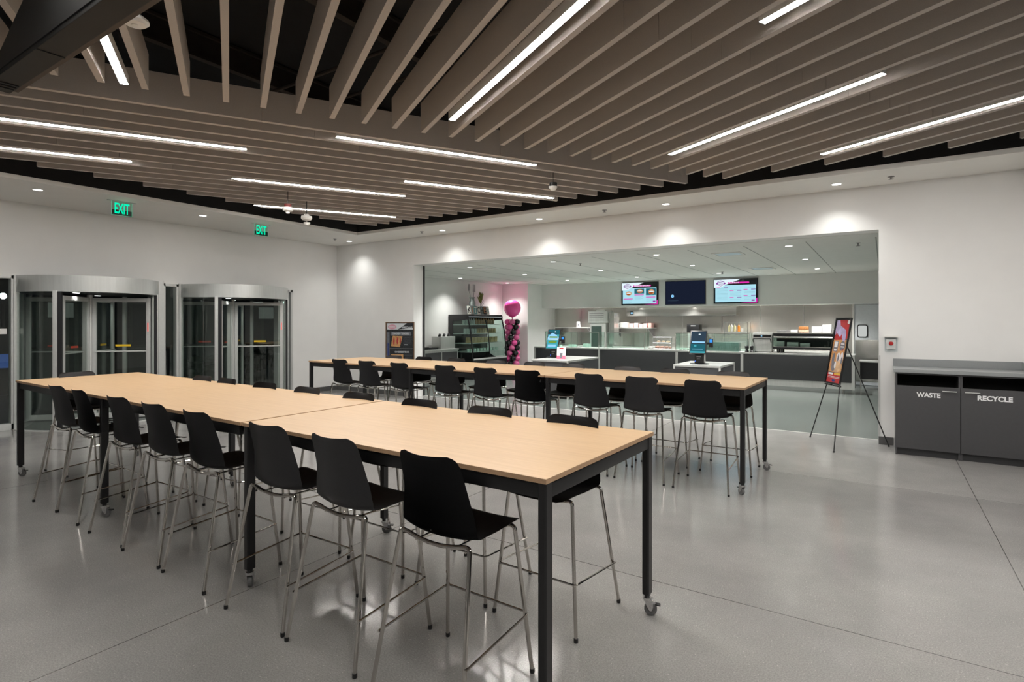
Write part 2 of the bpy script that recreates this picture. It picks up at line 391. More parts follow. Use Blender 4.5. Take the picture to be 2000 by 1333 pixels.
# plenum pipes and roof steel above the slats
def pipe_obj(name, p0, p1, r, label, cat, group=None, m=PIPE):
    return tag(MB().tube([p0, p1], r, 8).build(name, m), label, cat, group)
for i, (y, z) in enumerate([(4.4, 4.75), (5.3, 4.9), (6.3, 5.0), (7.4, 4.85)]):
    pipe_obj('conduit', (-9.6, y, z), (7.5, y + 0.15, z), 0.022,
             ['thin dark conduit crossing the black ceiling above the short slats, nearest run', 'thin dark conduit in the black ceiling, next run beyond the nearest',
              'thin dark conduit in the black ceiling, third run from the front', 'thin dark conduit in the black ceiling, farthest run by the back wall'][i], 'pipe', 'conduits above the slats')
for i, x in enumerate((-7.6, -5.2, -3.1, -0.6)):
    tag(MB().box(x - 0.05, x + 0.05, -6.8, 8.4, 5.22, 5.26).box(x - 0.01, x + 0.01, -6.8, 8.4, 5.26, 5.54).box(x - 0.05, x + 0.05, -6.8, 8.4, 5.54, 5.58).build('roof_joist', PIPE, smooth=False),
        ['dark steel roof joist above the slats, the one nearest the doors', 'dark steel roof joist above the slats, second from the doors', 'dark steel roof joist above the slats, third from the doors',
         'dark steel roof joist above the slats, farthest from the doors'][i], 'joist', 'roof joists in the black ceiling')

# ------------------------------------------------------------------ slat ceiling (two fields at right angles, turned 30 degrees to the room)
UB = Vector((-0.8678, 0.4970)); VB = Vector((0.4970, 0.8678))
def uv(u, v): p = UB * u + VB * v; return (p.x, p.y)
ORD = ['first', 'second', 'third', 'fourth', 'fifth', 'sixth', 'seventh', 'eighth', 'ninth', 'tenth', 'eleventh', 'twelfth', 'thirteenth', 'fourteenth', 'fifteenth', 'sixteenth',
       'seventeenth', 'eighteenth', 'nineteenth', 'twentieth', 'twenty-first', 'twenty-second', 'twenty-third', 'twenty-fourth', 'twenty-fifth', 'twenty-sixth', 'twenty-seventh',
       'twenty-eighth', 'twenty-ninth', 'thirtieth', 'thirty-first', 'thirty-second', 'thirty-third', 'thirty-fourth', 'thirty-fifth', 'thirty-sixth', 'thirty-seventh', 'thirty-eighth']
ZS, ZT, TS = 3.70, 4.005, 0.05
def slat(p0, p1, label, group):
    p0 = Vector((*p0, 0)); p1 = Vector((*p1, 0)); d = p1 - p0; L = d.length; a = math.atan2(d.y, d.x)
    mb = MB(); x = 0.0; k = 0
    while x < L - 1e-4:                                # felt panels butted end to end with hairline joints
        e = min(x + 2.6, L); mb.box(x + (0.0015 if k else 0), e - (0.0015 if e < L else 0), -TS / 2, TS / 2, ZS, ZT); x = e; k += 1
    o = mb.build('ceiling_slat', FELT, smooth=False); o.location = p0; o.rotation_euler = (0, 0, a)
    return tag(o, label, 'ceiling slat', group)
XE, YE = -9.0, 8.09
def clip_v(u, off=0.0):
    """range of v on the line u where x >= XE and y <= YE, y >= -4"""
    hi = (YE - UB.y * u) / VB.y; lo = max((XE - UB.x * u) / VB.x, (-4.2 - UB.y * u) / VB.y)
    return lo, hi
n = 0; u = 6.042 + TS / 2
while True:
    lo, hi = clip_v(u)
    if hi - lo < 0.25: break
    lab = 'long grey felt slat that the short slats butt against' if n == 0 else 'grey felt slat on the doors side, %s behind the long front one' % ORD[n - 1]
    slat(uv(u, lo), uv(u, hi), lab, 'grey felt slats on the door side'); n += 1; u += 0.305
for k in range(-8, 27):
    v = -0.335 + 0.3065 * k
    u1 = 5.675
    uy = (YE - VB.y * v) / UB.y
    if uy < u1: u1 = uy
    u0 = max(-3.0, (VB.x * v - 7.6) / 0.8678)
    if u1 - u0 < 0.4: continue
    slat(uv(u1, v), uv(u0, v), 'grey felt slat of the servery-side field, %s from its front end' % ORD[k + 8], 'grey felt slats on the servery side')

# linear lights
def linear(p0, p1, label, L=2.44):
    p0 = Vector((*p0, 0)); p1 = Vector((*p1, 0)); d = (p1 - p0); a = math.atan2(d.y, d.x); L = d.length
    t = thing('linear_light', label, 'light', (p0.x, p0.y, 3.70), a, 'linear lights between the slats')
    MB().box(0, L, -0.031, 0.031, 0.010, 0.08).box(0, L, -0.031, -0.028, 0, 0.0099).box(0, L, 0.028, 0.031, 0, 0.0099).box(0, 0.003, -0.0279, 0.0279, 0, 0.0099).box(L - 0.003, L, -0.0279, 0.0279, 0, 0.0099).build('housing', WHT, t, smooth=False)
    MB().box(0.004, L - 0.004, -0.0275, 0.0275, -0.002, 0.0095).build('lens', LENS, t, smooth=False)
    for x in (0.25, L - 0.25): MB().tube([(x, 0, 0.08), (x, 0, ZR - 3.70)], 0.0018, 6).build('hanger_wire', PIPE, t)
LLEN = 2.44
for u, v1, lab in ((6.21, 3.46, 'linear light closest behind the long slat, over the middle of the hall'),
                   (8.66, 2.47, 'linear light over the doors side, ending level with the pendant sensor'),
                   (10.48, 2.81, 'farthest linear light, behind the pendant sensor and next to the corner'),
                   (7.74, 4.64, 'linear light next to the domed sensor on the servery side'),
                   (7.127, 0.175, 'linear light crossing above the nearer revolving door, the closer of two'),
                   (8.307, -1.08, 'linear light nearest the soffit above the revolving door')):
    linear(uv(u, v1 - LLEN), uv(u, v1), lab)
for v, u1, lab in ((1.948, 5.19, 'wide-looking linear light over the front long table'), (4.66, 5.104, 'linear light over the back long table, facing the easel'),
                   (6.256, 4.29, 'linear light nearest the waste cabinet'), (3.149, 2.58, 'linear light cut off by the top edge, between two longer ones'),
                   (-0.783, 5.63, 'short-looking linear light beside the dark steel beam'),
                   (0.6, 1.9, 'added unseen linear light overhead near the front of the hall'), (-2.1, 2.4, 'added unseen linear light overhead toward the entrance side'),  # this line and the next: out-of-view fixtures added to light the foreground floor
                   (4.9, 0.6, 'added unseen linear light overhead at the far side of the hall'), (2.3, 0.2, 'added unseen linear light overhead at the middle of the hall')):
    linear(uv(u1, v), uv(u1 - LLEN, v), lab)

# dark beam under the slats
t = thing('steel_beam', 'dark painted steel beam with a slanted end hanging below the slats', 'beam', (0, 0, 0))
XZ = Matrix.Translation((0, 1.19, 0)) @ Matrix.Rotation(PI / 2, 4, 'X')
MB().prism([(-4.85, 3.301), (-4.45, 3.301), (1.5, 3.301), (1.5, 4.4), (-3.95, 4.4), (-4.20, 3.60)], -0.03, 0.03, XZ).build('web', BEAM, t, smooth=False)
b = MB(); b.box(-4.95, 1.5, 1.165, 1.30, 3.27, 3.30, 0.004)
for x in (-4.85, -4.8, -4.75): b.box(x, x + 0.014, 1.17, 1.29, 3.262, 3.271)
b.box(-4.02, -4.0, 1.165, 1.30, 3.264, 3.271)
b.build('bottom_flange', BEAM, t, smooth=False)
MB().box(-4.9, 1.5, 1.30, 1.33, 3.275, 3.33, 0.004).build('flange_edge', BEAMEDGE, t, smooth=False)

# ------------------------------------------------------------------ downlights and ceiling devices
def downlight(x, y, z, W, label, group, face=None, size=78, blend=0.65):
    t = thing('downlight', label, 'light', (x, y, z), 0, group)
    MB().lathe([(0.075, 0.0), (0.075, -0.004), (0.058, -0.006), (0.056, -0.001), (0.056, 0.0)], seg=20).build('trim_ring', WHT, t)
    MB().lathe([(0, -0.002), (0.055, -0.002), (0.055, -0.0005), (0, -0.0005)], seg=20).build('lens', DISC, t)
    l = bpy.data.lights.new('downlight_lamp', 'SPOT'); l.energy = W; l.color = DOWN_COL; l.spot_size = math.radians(size); l.spot_blend = blend; l.shadow_soft_size = 0.04
    o = bpy.data.objects.new('downlight_lamp', l); C.objects.link(o); o.parent = t; o.location = (0, 0, -0.012)
for i, (x, y) in enumerate([(-10.24, 3.0), (-10.26, 5.38)]):
    downlight(x, y, ZC, HALL_DOWN_W * 1.3, ['recessed downlight in the soffit before the nearer exit sign', 'recessed downlight in the soffit between the two exit signs'][i], 'soffit downlights')
for i, x in enumerate([-10.62, -7.72, -5.36, -2.96, -0.55]):
    downlight(x, 9.02, ZC, HALL_DOWN_W, ['recessed downlight in the soffit next to the wall corner', 'recessed downlight above the left end of the servery opening', 'recessed downlight above the servery opening, second of four over it',
              'recessed downlight above the servery opening, third of four over it', 'recessed downlight above the right end of the servery opening'][i], 'soffit downlights', size=120, blend=1.0)
downlight(-10.25, 0.6, ZC, HALL_DOWN_W * 1.3, 'recessed downlight in the soffit by the entrance window', 'soffit downlights')
for i, (x, y, z) in enumerate([(-10.58, 8.57, ZC), (-8.19, 8.90, ZC), (-4.0, 8.92, ZC), (0.08, 8.95, ZC)]):
    t = MB().lathe([(0.04, 0), (0.04, -0.006), (0.012, -0.008), (0.010, -0.03), (0.03, -0.034), (0.03, -0.037), (0, -0.04)], (x, y, z), 12).build('sprinkler_head', GREYMET)
    tag(t, ['small sprinkler head at the soffit corner', 'small sprinkler head left of the servery opening downlights', 'small sprinkler head above the middle of the servery opening', 'small sprinkler head above the red alarm button'][i], 'sprinkler', 'soffit sprinklers')

def exit_sign(x, y, label, flip):
    t = thing('exit_sign', label, 'exit sign', (x, y, ZC), 0, 'green exit signs')
    MB().box(-0.02, 0.02, -0.20, 0.20, -0.012, 0.0, 0.003).build('mounting_bar', ALU, t)
    MB().box(-0.003, 0.003, -0.142, 0.142, -0.225, -0.012).build('clear_panel', EXITP, t, smooth=False)
    e = MB()
    for a in ((-0.146, -0.142, -0.229, -0.012), (0.142, 0.146, -0.229, -0.012), (-0.146, 0.146, -0.229, -0.225)): e.box(-0.004, 0.004, a[0], a[1], a[2], a[3])
    e.build('panel_edge', EXITE, t, smooth=False)
    MB().box(-0.0035, 0.0005, -0.141, 0.141, -0.224, -0.145).build('dark_band', BLK, t, smooth=False)
    g = MB(); text_bm(g, 'EXIT', 0.235, Matrix.Translation((0.0045, 0, -0.128)) @ Rz(PI / 2) @ Matrix.Rotation(PI / 2, 4, 'X'), 0.0012, 0.004, 0.21)
    g.build('lettering', EXITG, t, smooth=False)
exit_sign(-10.12, 4.03, 'green exit sign hanging from the soffit, the nearer of the two', 0)
exit_sign(-10.18, 6.47, 'green exit sign hanging from the soffit, the farther of the two', 0)

t = thing('wireless_access_point', 'round white wireless unit hanging beside the dark beam', 'ceiling device', (-3.91, 1.63, 3.60))
MB().lathe([(0, 0.035), (0.05, 0.035), (0.075, 0.015), (0.078, 0.0), (0.06, -0.016), (0.02, -0.02), (0.018, -0.024), (0, -0.025)], seg=28).build('case', WHT, t)
MB().tube([(0, 0, 0.03), (0, 0, ZR - 3.60)], 0.004, 6).build('rod', PIPE, t)
t = thing('pendant_sensor', 'white sensor hanging on a thin dark rod below the farthest slats', 'ceiling device', (-8.0, 5.90, 3.46))
MB().lathe([(0, 0.05), (0.035, 0.05), (0.045, 0.02), (0.085, 0.015), (0.088, -0.02), (0.07, -0.045), (0.03, -0.048), (0, -0.075)], seg=24).build('case', WHT, t)
MB().tube([(0, 0, 0.05), (0, 0, ZR - 3.46)], 0.008, 8).build('rod', BLKMET, t)
t = thing('smoke_detector', 'white smoke detector on a dark red base before the farthest linear light', 'ceiling device', (-7.7, 5.34, 3.47))
MB().lathe([(0, -0.075), (0.025, -0.07), (0.032, -0.045), (0.07, -0.03), (0.082, 0.0), (0.08, 0.02), (0, 0.02)], seg=24).build('case', WHT, t)
MB().lathe([(0, 0.02), (0.05, 0.02), (0.055, 0.075), (0, 0.075)], seg=20).build('base', REDBASE, t)
MB().tube([(0, 0, 0.07), (0, 0, ZR - 3.47)], 0.006, 6).build('rod', BLKMET, t)
t = thing('dome_sensor', 'small white dome sensor lowest by the soffit corner', 'ceiling device', (-9.1, 6.72, 3.60))
MB().lathe([(0, -0.06), (0.035, -0.05), (0.058, -0.02), (0.062, 0.0), (0, 0.0)], seg=20).build('dome', WHT, t)
MB().tube([(0, 0, 0), (0, 0, ZR - 3.60)], 0.005, 6).build('rod', BLKMET, t)
t = thing('dome_sensor', 'white dome sensor with black base on the servery side of the slats', 'ceiling device', (-3.75, 6.68, 3.56))
MB().lathe([(0, -0.06), (0.03, -0.05), (0.055, -0.02), (0.06, 0.0), (0, 0.0)], seg=20).build('dome', WHT, t)
MB().lathe([(0, 0.0), (0.055, 0.0), (0.055, 0.05), (0, 0.05)], seg=20).build('base', BLK, t)
MB().tube([(0, 0, 0.05), (0, 0, ZR - 3.56)], 0.004, 6).build('rod', BLKMET, t)

# ------------------------------------------------------------------ shop front: windows and revolving doors (left wall)
def window(name, y0, y1, mull=()):
    w = bpy.data.objects.new(name, None); C.objects.link(w); w.location = (XL, y0, 0); setting(w)
    H = 2.46; L = y1 - y0; f = MB(); x0, x1 = -0.11, 0.02
    for a in ((0, 0.05), (L - 0.05, L)): f.box(x0, x1, a[0], a[1], 0, H, 0.003)
    f.box(x0, x1, 0, L, H - 0.05, H, 0.003).box(x0, x1, 0, L, 0, 0.10, 0.003)
    for m_ in mull: f.box(x0, x1, m_ - 0.025, m_ + 0.025, 0.1, H - 0.05, 0.003)
    f.build('window_frame', ALU, w)
    MB().box(-0.055, -0.045, 0.05, L - 0.05, 0.1, H - 0.05).build('glass', GLASS, w, smooth=False)
    return w
window('window_1', 0.6, 3.10, (1.85,)); window('window_2', 5.30, 5.60); window('window_3', 7.99, 8.15)
tag_paper = MB().box(XL - 0.04, XL - 0.036, 2.915, 3.01, 1.525, 1.61).build('door_notice', PAPER, smooth=False)
tag(tag_paper, 'small white notice stuck to the window glass beside the revolving door', 'notice')

def revolving_door(name, yc, r, y_jamb):
    D = bpy.data.objects.new(name, None); C.objects.link(D); D.location = (XL, yc, 0); setting(D)
    dg = math.radians
    c = MB(); c.arc((0, 0), r - 0.02, 0, 2 * PI, 2.20, 2.46, 0.03, 64); c.build('canopy', ALUD, D, angle=60)
    MB().lathe([(0, 2.20), (r - 0.02, 2.20), (r - 0.02, 2.23), (0, 2.23)], seg=48).lathe([(0, 2.43), (r - 0.02, 2.43), (r - 0.02, 2.455), (0, 2.455)], seg=48).build('canopy_ceiling', BLK, D)
    for px in (-0.5, 0.45):
        MB().lathe([(0, 2.196), (0.045, 2.196), (0.05, 2.199), (0, 2.199)], (px, -0.35 if px > 0 else 0.3, 0), 16).build('canopy_light', glow('canopy_lamp_glow', (0.95, 1, 0.95), 6.0), D)
        l = bpy.data.lights.new('canopy_lamp', 'SPOT'); l.energy = 16; l.color = DOWN_COL; l.spot_size = math.radians(140); l.spot_blend = 1.0; l.shadow_soft_size = 0.04
        lo_ = bpy.data.objects.new('canopy_lamp', l); C.objects.link(lo_); lo_.parent = D; lo_.location = (px, -0.35 if px > 0 else 0.3, 2.19)
    for a0, a1 in ((-92, -45), (55, 92), (128, 226)):
        if a0 == 128:
            for b0, b1 in ((92, 128), (226, 268)): MB().arc((0, 0), r - 0.012, dg(b0), dg(b1), 0.03, 2.20, 0.010, 14).build('curved_glass', GLASS, D)
        else: MB().arc((0, 0), r - 0.012, dg(a0), dg(a1), 0.03, 2.20, 0.010, 14).build('curved_glass', GLASS, D)
    for a in (-45, 55, 128, 226):
        M = Rz(dg(a)); MB().box(r - 0.035, r + 0.022, -0.03, 0.03, 0, 2.21, 0.004, M).build('post', ALU, D)
        s = 1 if a == -45 else -1
        if a in (-45, 55): MB().box(r - 0.03, r + 0.01, s * 0.032, s * 0.085, 0.02, 2.20, 0, M).build('brush_strip', BLKRUB, D, smooth=False)
    for s in (-1, 1): MB().box(-0.12, 0.05, s * (r - 0.035), s * (r + 0.03), 0, 2.47, 0.004).build('jamb', ALU, D)
    if y_jamb: MB().box(-0.12, 0.06, r + 0.035, y_jamb - yc, 0, 2.50, 0.004).build('jamb', ALU, D)
    MB().arc((0, 0), r - 0.03, 0, 2 * PI, 0.0, 0.012, 0.07, 48).build('floor_ring', ALU, D)
    MB().lathe([(0, 0.003), (r - 0.03, 0.003), (r - 0.03, 0.0045), (0, 0.0045)], seg=40).build('floor_mat', mat('dark_entrance_mat', (0.10, 0.11, 0.105), 0.7, noise=0.1, scale=60), D)
    MB().lathe([(0, 0.02), (0.045, 0.02), (0.045, 2.19), (0, 2.19)], seg=14).build('centre_shaft', ALU, D)
    R = r - 0.075
    for i, a in enumerate((-42, 48, 138, 228)):
        M = Rz(dg(a)); f = MB()
        f.box(0.045, 0.105, -0.022, 0.022, 0.03, 2.14, 0.003, M).box(R - 0.06, R, -0.022, 0.022, 0.03, 2.14, 0.003, M)
        f.box(0.105, R - 0.06, -0.022, 0.022, 2.07, 2.14, 0.003, M).box(0.105, R - 0.06, -0.022, 0.022, 0.03, 0.12, 0.003, M)
        w = f.build('wing', ALU, D)
        MB().box(0.105, R - 0.06, -0.004, 0.004, 0.12, 2.07, 0, M).build('pane', GLASS, w, smooth=False)
        MB().tube([M @ Vector((0.10, -0.06, 1.20)), M @ Vector((R - 0.05, -0.06, 1.20))], 0.012, 8).build('push_bar', ALU, w)
        MB().box(R * 0.42, R * 0.42 + 0.24, -0.0065, -0.005, 1.285, 1.32, 0, M).build('push_sticker', YEL if i in (1, 2) else mat('red_sticker', (0.75, 0.04, 0.02), 0.5, noise=0.03), w, smooth=False)
        if i in (0, 1): MB().box(R - 0.035, R - 0.025, -0.026, -0.022, 1.55, 1.70, 0, M).build('signal_strip', REDST, w, smooth=False)
    return D
revolving_door('door_1', 4.117, 1.01, 5.30)
revolving_door('door_2', 6.70, 1.08, 7.99)

# outside at night
wbox('floor', -60, -11.9, -40, 60, -0.2, -0.03, PINKWALLC)
for i, (x, y, z, c_, s) in enumerate([(-25, 6.38, 2.6, (0.75, 1, 0.95), 0.10), (-38, 14.5, 3.4, (1, 0.9, 0.75), 0.10), (-44, 24.0, 4.5, (0.8, 0.95, 1), 0.10)]):
    t = thing('street_lamp', ['pale green street lamp outside the window beside the revolving door', 'warm street lamp in the dark beyond the nearer revolving door',
                              'cool street lamp in the dark beyond the farther revolving door'][i], 'street lamp', (x, y, 0), 0, 'street lamps outside')
    MB().tube([(0, 0, -0.03), (0, 0, z - 0.1)], 0.05, 8).build('pole', BLKMET, t)
    MB().ball((0, 0, z), s).build('lamp_head', glow('street_glow', c_, 22), t)
t = thing('blue_lit_fixture', 'small blue-lit shelter standing outside the window', 'fixture', (-17.5, 4.48, 0), 0.0)  # stand-in for an unidentified blue-lit shape outside the glass
MB().box(-0.05, 0.05, -0.5, 0.5, -0.03, 1.6).build('frame', BLKMET, t)
MB().box(0.05, 0.07, -0.15, 0.10, 0.62, 0.95).build('lit_panel', glow('blue_panel', (0.10, 0.24, 0.75), 0.25), t)
t = thing('office_block', 'dark building across the street with a few lit windows', 'building', (-46, 20, 0))
MB().box(-3, 0, -30, 28, -0.03, 9).build('wall', FACADE, t, smooth=False)
for y, z in ((-22, 2), (-15, 5), (-6, 2), (3, 5), (9, 2), (16, 5), (20, 2)):
    MB().box(0.0, 0.05, y, y + 1.4, z, z + 1.0).build('window', glow('lit_window', (0.6, 0.66, 0.6), 0.12), t, smooth=False)
for i, (x, y, s) in enumerate([(-14.6, 7.6, 0.6), (-14.4, 8.9, 0.7), (-14.8, 10.4, 0.65)]):
    t = MB()
    for k in range(26):
        a = random.random() * 6.28; q = random.random() * s * 0.7; t.ball((x + q * math.cos(a), y + q * math.sin(a), 0.13 + random.random() * s), 0.16, 8)
    tag(t.build('shrub', MULCH), ['dark leafy shrub outside, nearest to the revolving doors', 'dark leafy shrub outside, middle of three', 'dark leafy shrub outside, farthest from the revolving doors'][i], 'shrub', 'shrubs outside')

# ------------------------------------------------------------------ long tables
TW, TD = 2.286, 1.22
def caster_parts(root, x, y, a):
    M = Matrix.Translation((x, y, 0)) @ Rz(a)
    b = MB()
    b.lathe([(0, 0.103), (0.026, 0.103), (0.026, 0.092), (0, 0.092)], seg=14, M=M)
    b.box(-0.018, 0.036, -0.021, 0.021, 0.084, 0.092, 0.002, M)
    for s in (-1, 1): b.prism([(-0.016, 0.090), (0.034, 0.090), (0.034, 0.050), (0.026, 0.030), (0.014, 0.030), (-0.004, 0.062)], -0.0012, 0.0012,
                              M @ Matrix.Translation((0, s * 0.019, 0)) @ Matrix.Rotation(PI / 2, 4, 'X'))
    c = b.build('caster', ZINC, root)
    w = MB(); MW = M @ Matrix.Translation((0.02, 0, 0.0375)) @ Matrix.Rotation(PI / 2, 4, 'X')
    w.lathe([(0.0, -0.011), (0.022, -0.011), (0.024, -0.013), (0.035, -0.013), (0.0375, -0.008), (0.0375, 0.008), (0.035, 0.013), (0.024, 0.013), (0.022, 0.011), (0, 0.011)], seg=24, M=MW)
    w.build('wheel', RUBBER, c)
    MB().box(0.036, 0.066, -0.014, 0.014, 0.070, 0.078, 0.003, M @ Matrix.Rotation(0.15, 4, 'Y')).build('brake_pedal', BLK, c)
def make_table(loc, rz, label, group, ends=(-1, 1)):
    t = thing('high_table', label, 'table', loc, rz, group)
    m = MB(); m.box(-TW / 2, TW / 2, -TD / 2, TD / 2, 1.0685, 1.070); m.m(1).box(-TW / 2, TW / 2, -TD / 2, TD / 2, 1.048, 1.0684)
    m.build('tabletop', [MAPLE, MAPLE_EDGE], t, smooth=False)
    lx, ly, h, hy = TW / 2 - 0.026, TD / 2 - 0.036, 0.021, 0.030
    for sy in (-1, 1): MB().box(-lx + h, lx - h, sy * ly - 0.017, sy * ly + 0.017, 0.978, 1.040, 0.006).build('rail', BLKMET, t)
    for sx in (-1, 1): MB().box(sx * lx - 0.017, sx * lx + 0.017, -ly + hy, ly - hy, 0.978, 1.040, 0.006).build('rail', BLKMET, t)
    MB().box(-lx + 0.03, lx - 0.03, -ly + 0.04, -ly + 0.06, 1.036, 1.0478).box(-lx + 0.03, lx - 0.03, ly - 0.06, ly - 0.04, 1.036, 1.0478).build('spacer', BLKMET, t, smooth=False)
    for sx in ends:
        for sy in (-1, 1):
            l = MB(); q = 0.007; P = [(-h, -hy + q), (-h + q, -hy), (h - q, -hy), (h, -hy + q), (h, hy - q), (h - q, hy), (-h + q, hy), (-h, hy - q)]
            M = Matrix.Translation((sx * lx, sy * ly, 0)); l.prism(P, 0.125, 1.0478, M)
            l.lathe([(0.022, 0.125), (0.016, 0.103)], seg=8, M=M @ Rz(PI / 8))
            l.build('leg', BLKMET, t)
            caster_parts(t, sx * lx, sy * ly, random.choice([0.1, 0.6, 2.4, -0.5, 1.9]) if not (sx > 0 and sy > 0) else 0.35)
    return t
tb = make_table((-6.888, 2.67 + 0.022 * 3.39, 0), -0.022, 'maple high table at the left end of the front row, nearest the revolving doors', 'front row of maple high tables', (-1,))
def cp(x, y, rz, lab, grp): return dup(tb, (x, y, 0), rz, lab, grp)
cp(-4.60, 2.67 + 0.022 * 1.10, -0.022, 'maple high table in the middle of the front row', 'front row of maple high tables')
te = make_table((-2.29, 2.67 - 0.022 * 1.21, 0), -0.022, 'maple high table at the right end of the front row, nearest the camera', 'front row of maple high tables')
for x, lab in ((-6.87, 'maple high table at the left end of the back row, nearest the wall'), (-4.575, 'maple high table in the middle of the back row'),
               (-2.275, 'maple high table at the right end of the back row, nearest the easel')):
    dup(te if x > -3 else tb, (x, 6.475 - 0.013 * (x + 1.14), 0), -0.013, lab, 'back row of maple high tables')

# ------------------------------------------------------------------ bar stools
def shell_mesh():
    prof = [(0.270, 0.722), (0.260, 0.735), (0.232, 0.740), (0.17, 0.736), (0.10, 0.728), (0.03, 0.720), (-0.03, 0.717), (-0.08, 0.720), (-0.120, 0.733),
            (-0.148, 0.760), (-0.162, 0.805), (-0.168, 0.87), (-0.176, 0.92), (-0.184, 0.97), (-0.193, 1.02), (-0.203, 1.07), (-0.214, 1.105), (-0.224, 1.122)]
    s = [0]
    for a, b in zip(prof[:-1], prof[1:]): s.append(s[-1] + math.hypot(b[0] - a[0], b[1] - a[1]))
    L = s[-1]; N = 40; NT = 16; bm = bmesh.new(); grid = []
    def at(q):
        for k in range(len(s) - 1):
            if q <= s[k + 1] + 1e-9:
                f = (q - s[k]) / (s[k + 1] - s[k]); return [prof[k][j] + f * (prof[k + 1][j] - prof[k][j]) for j in (0, 1)]
        return prof[-1]
    for i in range(N + 1):
        # denser rows at the rounded ends
        q = L * (0.5 - 0.5 * math.cos(PI * i / N)) * 0.6 + L * i / N * 0.4
        y, z = at(q); f = q / L
        w = 0.215 + 0.012 * math.sin(PI * min(1, f / 0.62)) if f < 0.62 else 0.215 - 0.035 * ((f - 0.62) / 0.38)
        if 0.40 < f < 0.75: w += 0.012 * math.sin(PI * (f - 0.40) / 0.35)
        for d, rad in ((q, 0.055), (L - q, 0.050)):
            if d < rad: w -= rad * (1 - math.sqrt(max(0, 1 - ((rad - d) / rad) ** 2)))
        back = max(0, min(1, (f - 0.42) / 0.16)); row = []
        for j in range(NT + 1):
            t = -1 + 2 * j / NT; x = w * t
            zz = z + (1 - back) * 0.030 * (abs(t) ** 2.2) * min(1, 0.25 + f * 2.2)
            top_ = max(0, (f - 0.75) / 0.25); yy = y + back * (0.050 - 0.022 * top_) * t * t
            if back > 0 and back < 1: zz += back * 0.01 * t * t
            zz += 0.005 * top_ * t * t
            row.append(bm.verts.new((x, yy, zz)))
        grid.append(row)
    for a, b in zip(grid[:-1], grid[1:]):
        for j in range(NT): bm.faces.new((a[j], a[j + 1], b[j + 1], b[j]))
    # thickness
    top = bm.faces[:]; r = bmesh.ops.solidify(bm, geom=top, thickness=0.008)
    return bm
def make_stool(loc, rz, label, group):
    t = thing('bar_stool', label, 'stool', loc, rz, group)
    m = MB(); m.bm.free(); m.bm = shell_mesh(); m.build('shell', SHELL, t, angle=60)
    for sx in (-1, 1):
        for sy in (-1, 1):
            top = Vector((sx * 0.215, sy * 0.17 + 0.03, 0.728)); foot = Vector((sx * 0.275, sy * 0.265, 0.012))
            inner = Vector((sx * 0.165, top.y, 0.722))
            MB().tube(fillet([inner, top, foot], 0.05, 6), 0.0105, 10).build('leg', CHROME, t)
            MB().lathe([(0, 0.0), (0.011, 0.0), (0.0125, 0.004), (0.0125, 0.022), (0.0105, 0.024), (0, 0.024)], (sx * 0.2755, sy * 0.2655, 0), 12).build('foot_cap', BLK, t)
    for y, sag in ((-0.14, 0.022), (0.20, 0.012)):
        f = MB(); pts = [(0.165 * q, y, 0.722 - sag * (1 - q * q)) for q in [-1 + k / 5 for k in range(11)]]; f.tube(pts, 0.0105, 10)
        f.build('seat_frame', CHROME, t)
    for x in (-0.11, 0.11): MB().tube([(x, -0.145, 0.698), (x, 0.205, 0.703)], 0.005, 8).build('seat_rod', CHROME, t)
    def legp(sx, sy, z):
        a = Vector((sx * 0.215, sy * 0.17 + 0.03, 0.728)); b = Vector((sx * 0.275, sy * 0.265, 0.012)); k = (a.z - z) / (a.z - b.z); return a + (b - a) * k
    o = Vector((0.013, 0, 0))
    pts = [legp(-1, -1, 0.255) - o + Vector((0, -0.012, 0)), legp(-1, 1, 0.295) - o + Vector((0, 0.012, 0.0)), legp(1, 1, 0.295) + o + Vector((0, 0.012, 0)), legp(1, -1, 0.255) + o + Vector((0, -0.012, 0))]
    MB().tube(fillet(pts, 0.03, 5), 0.006, 8).build('footrest', CHROME, t)
    return t
xs1 = [-6.50, -5.93, -5.12, -4.487, -3.842, -3.015, -2.40, -1.72]
rot = [0.02, -0.05, 0.03, 0.0, -0.02, 0.01, -0.02, -0.03]
names = ['at its left end', 'second from its left end', 'third from its left end', 'fourth from its left end',
         'fifth from its left end', 'third from the camera', 'second from the camera', 'closest to the camera']
first = None
for i, x in enumerate(xs1):
    lab = 'black bar stool on the near side of the front tables, ' + names[i]
    loc = (x, 2.12 - 0.027 * (x + 2.7), 0)
    if first is None: first = make_stool(loc, rot[i], lab, 'bar stools on the near side of the front tables')
    else: dup(first, loc, rot[i], lab, 'bar stools on the near side of the front tables')
xs2 = [-6.24, -5.74, -5.03, -4.36, -3.65, -2.96, -2.28, -1.64]
for i, x in enumerate(xs2):
    dup(first, (x, 2.975 - 0.025 * (x + 1.64), 0), PI + [0.02, -0.03, 0.02, 0, 0.03, -0.02, 0.02, -0.04][i],
        'black bar stool on the far side of the front tables, ' + (('%s from the left end' % ORD[i]) if i < 7 else 'showing below the free corner'), 'bar stools on the far side of the front tables')
dup(first, (-7.80, 2.72, 0), -PI / 2 + 0.06, 'black shell bar stool at the head of the front tables before the nearer revolving door', 'bar stool at the table head')
xs3 = [-7.23, -6.60, -5.90, -5.02, -4.33, -3.68, -2.83, -2.20, -1.545]
for i, x in enumerate(xs3):
    dup(first, (x, 6.035 - 0.015 * (x + 1.5), 0), [0.0, 0.03, -0.02, 0.02, 0, 0.02, -0.02, 0.01, 0.0][i],
        'black bar stool on the near side of the back tables, ' + (('%s from the left end' % ORD[i]) if i < 8 else 'last, nearest the easel'), 'bar stools on the near side of the back tables')
xs4 = [-7.22, -6.52, -5.80, -5.0, -4.30, -3.66, -2.84, -2.20, -1.50]
